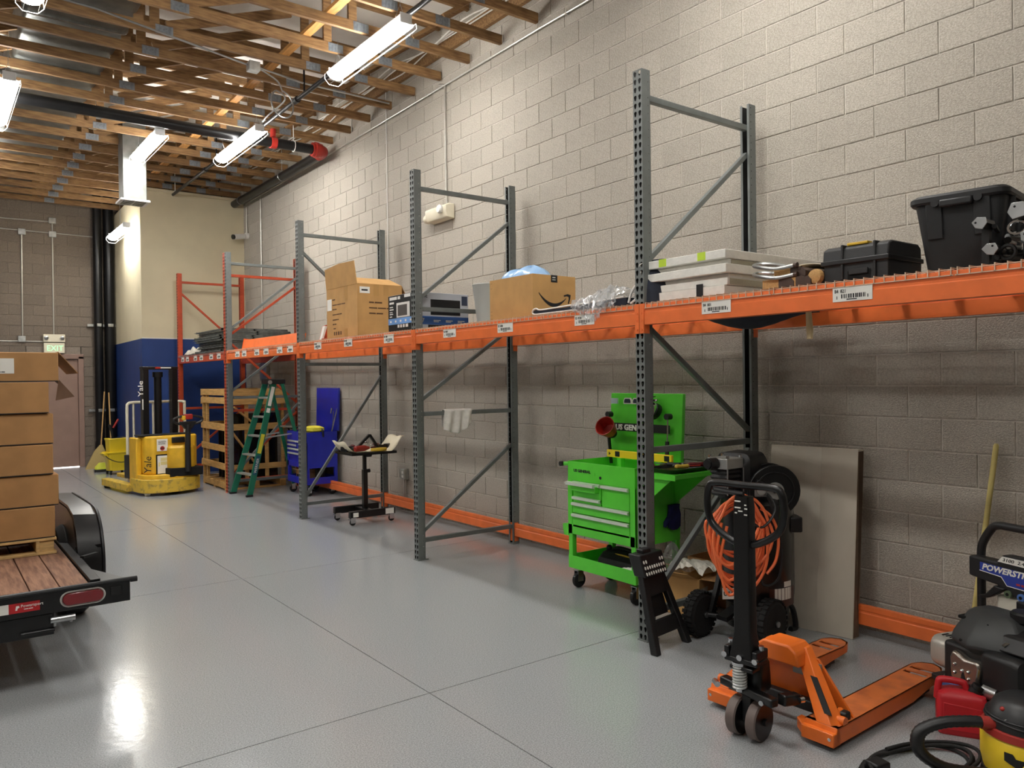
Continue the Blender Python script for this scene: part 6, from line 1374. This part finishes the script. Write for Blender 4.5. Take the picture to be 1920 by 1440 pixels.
# red fuel can
M_can = mat('can_red', (196, 34, 44), .45, var=.05, bump=.1, bscale=30)
t = thing('fuel_can', 'red plastic fuel can with black spout cap on the floor before the pressure washer', 'fuel can', (3.885, 1.64, 0), math.radians(-62)); t.scale = (.87, .87, .87)
def cs(w_, d, z, r=.025): return [Vector((a, b, z)) for a, b in rrect(w_, d, r, 4)]
put('can_body', MB().loft([cs(.225, .13, 0), cs(.24, .145, .012), cs(.24, .145, .19), cs(.225, .13, .215), cs(.12, .09, .235)]), M_can, t, smooth=.6)
put('panel_relief', MB().prism([(-.09, .03), (.09, .03), (.09, .16), (-.09, .175)], 'y', -.0765, -.07), M_can, t, bevel=.004)
put('carry_handle', MB().tube(spline([(-.115, 0, .17), (-.108, 0, .25), (-.09, 0, .275), (0, 0, .272), (.02, 0, .255), (.03, 0, .215)], 5), [.018]*26, 10), M_can, t, smooth=1.0)
put('spout_cap', MB().cyl((.055, 0, .21), (.075, 0, .245), .038, n=18).cyl((.072, 0, .238), (.085, 0, .265), .030, n=18), M_black, t)
# yellow wet vacuum
M_vy = mat('vacuum_yellow', (234, 200, 44), .4, var=.03)
t = thing('shop_vacuum', 'yellow and black shop vacuum with ribbed hose at the bottom right corner', 'vacuum', (3.62, 1.27, 0), 0)
VM = 1.0
put('tank', MB().lathe([(.13, .03), (.155, .04), (.17, .12), (.17, .235), (.16, .25)], n=32), M_vy, t); put('caster_base', MB().lathe([(.15, .012), (.17, .02), (.165, .06), (.14, .065)], n=28), M_black, t)
put('red_ring', MB().lathe([(.163, .25), (.170, .252), (.165, .285), (.155, .29)], n=32), mat('ring_red', (160, 48, 40), .4), t)
put('motor_head', MB().lathe([(.155, .288), (.15, .33), (.12, .40), (.09, .425), (.02, .43)], n=28), M_wblk, t, smooth=.9)
put('head_button', MB().ball((-.11, .05, .385), .012), M_red, t); put('head_screw', MB().ball((-.135, .03, .345), .006), M_chrome, t)
put('tank_handle', MB().prism([(-.05, .12), (.06, .11), (.055, .165), (-.045, .17)], 'x', -.185, -.165, Matrix.Rotation(.55, 4, 'Z')), M_vy, t, bevel=.008)
dcl = MB()
def bz(u):  # lower and upper edge of the badge along its width
    return (.135+.05*abs(u-.45), .205-.02*(1 if .25 < u < .7 else 0))
dcl.grid(lambda u, v: Vector((.1725*math.cos(3.62-.62*u), .1725*math.sin(3.62-.62*u), bz(u)[0]+(bz(u)[1]-bz(u)[0])*v)), 10, 1)
bd_ = put('badge', dcl, M_ink, t, smooth=0)
print_lines(bd_, M_paper, (.1735*math.cos(3.5), .1735*math.sin(3.5), .165), (-math.sin(3.3)*-1, math.cos(3.3)*-1, 0), (0, 0, 1), [(0, .008, [.03, .02], .008), (.01, -.01, [.035], .005)])
put('hose', MB().tube(spline([(-.12, .09, .30), (-.18, .15, .305), (-.26, .23, .29), (-.325, .285, .24), (-.335, .28, .15), (-.27, .22, .075), (-.18, .14, .05), (-.13, .10, .045)], 10), [.026+.0025*(k % 2) for k in range(71)], 12), M_black, t, smooth=1.0)
put('hose_collar', MB().cyl((-.11, .08, .30), (-.15, .12, .303), .031, n=18), bpy.data.materials['ring_red'], t)
put('wound_cord', MB().tube([(.152*math.cos(a), .152*math.sin(a), .325+.004*math.sin(3*a)) for a in [PI/16*k for k in range(32)]], .006, 6, closed=True).tube([(.147*math.cos(a), .147*math.sin(a), .342) for a in [PI/16*k for k in range(32)]], .006, 6, closed=True), M_black, t)
t.scale = (1, 1, .82)
# power cord coil and transformer on the floor
t = thing('cord_coil', 'black power cord coiled on the floor in front of the fuel can', 'cord', (3.36, 1.62, 0), -.25)
pts = []; rc_ = random.Random(4)
for k in range(4*18):
    a = 2*PI*k/18+2.2; l_ = k//18
    pts.append((.275*math.cos(a)*(1+.05*math.sin(l_*2.3))+.012*l_+.02, .135*math.sin(a)*(1+.10*math.sin(l_*1.9+1))-.008*l_, .009+.009*l_+.004*math.sin(a*2+l_)))
put('cord', MB().tube(spline(pts, 2), .0085, 7), M_rubber, t, smooth=1.0); put('plug', MB().box(-.20, -.12, .0, .07, .01, .05), M_black, t, bevel=.008)
t = thing('charger_box', 'black box with white label whose corner shows at the bottom edge', 'box', (3.10, 1.47, 0), -.50)
put('box_body', MB().box(0, .20, -.25, .12, 0, .06), M_blacks, t, bevel=.005); put('white_label', MB().box(.03, .18, -.1, .08, .06, .0612), M_paper, t, smooth=0)
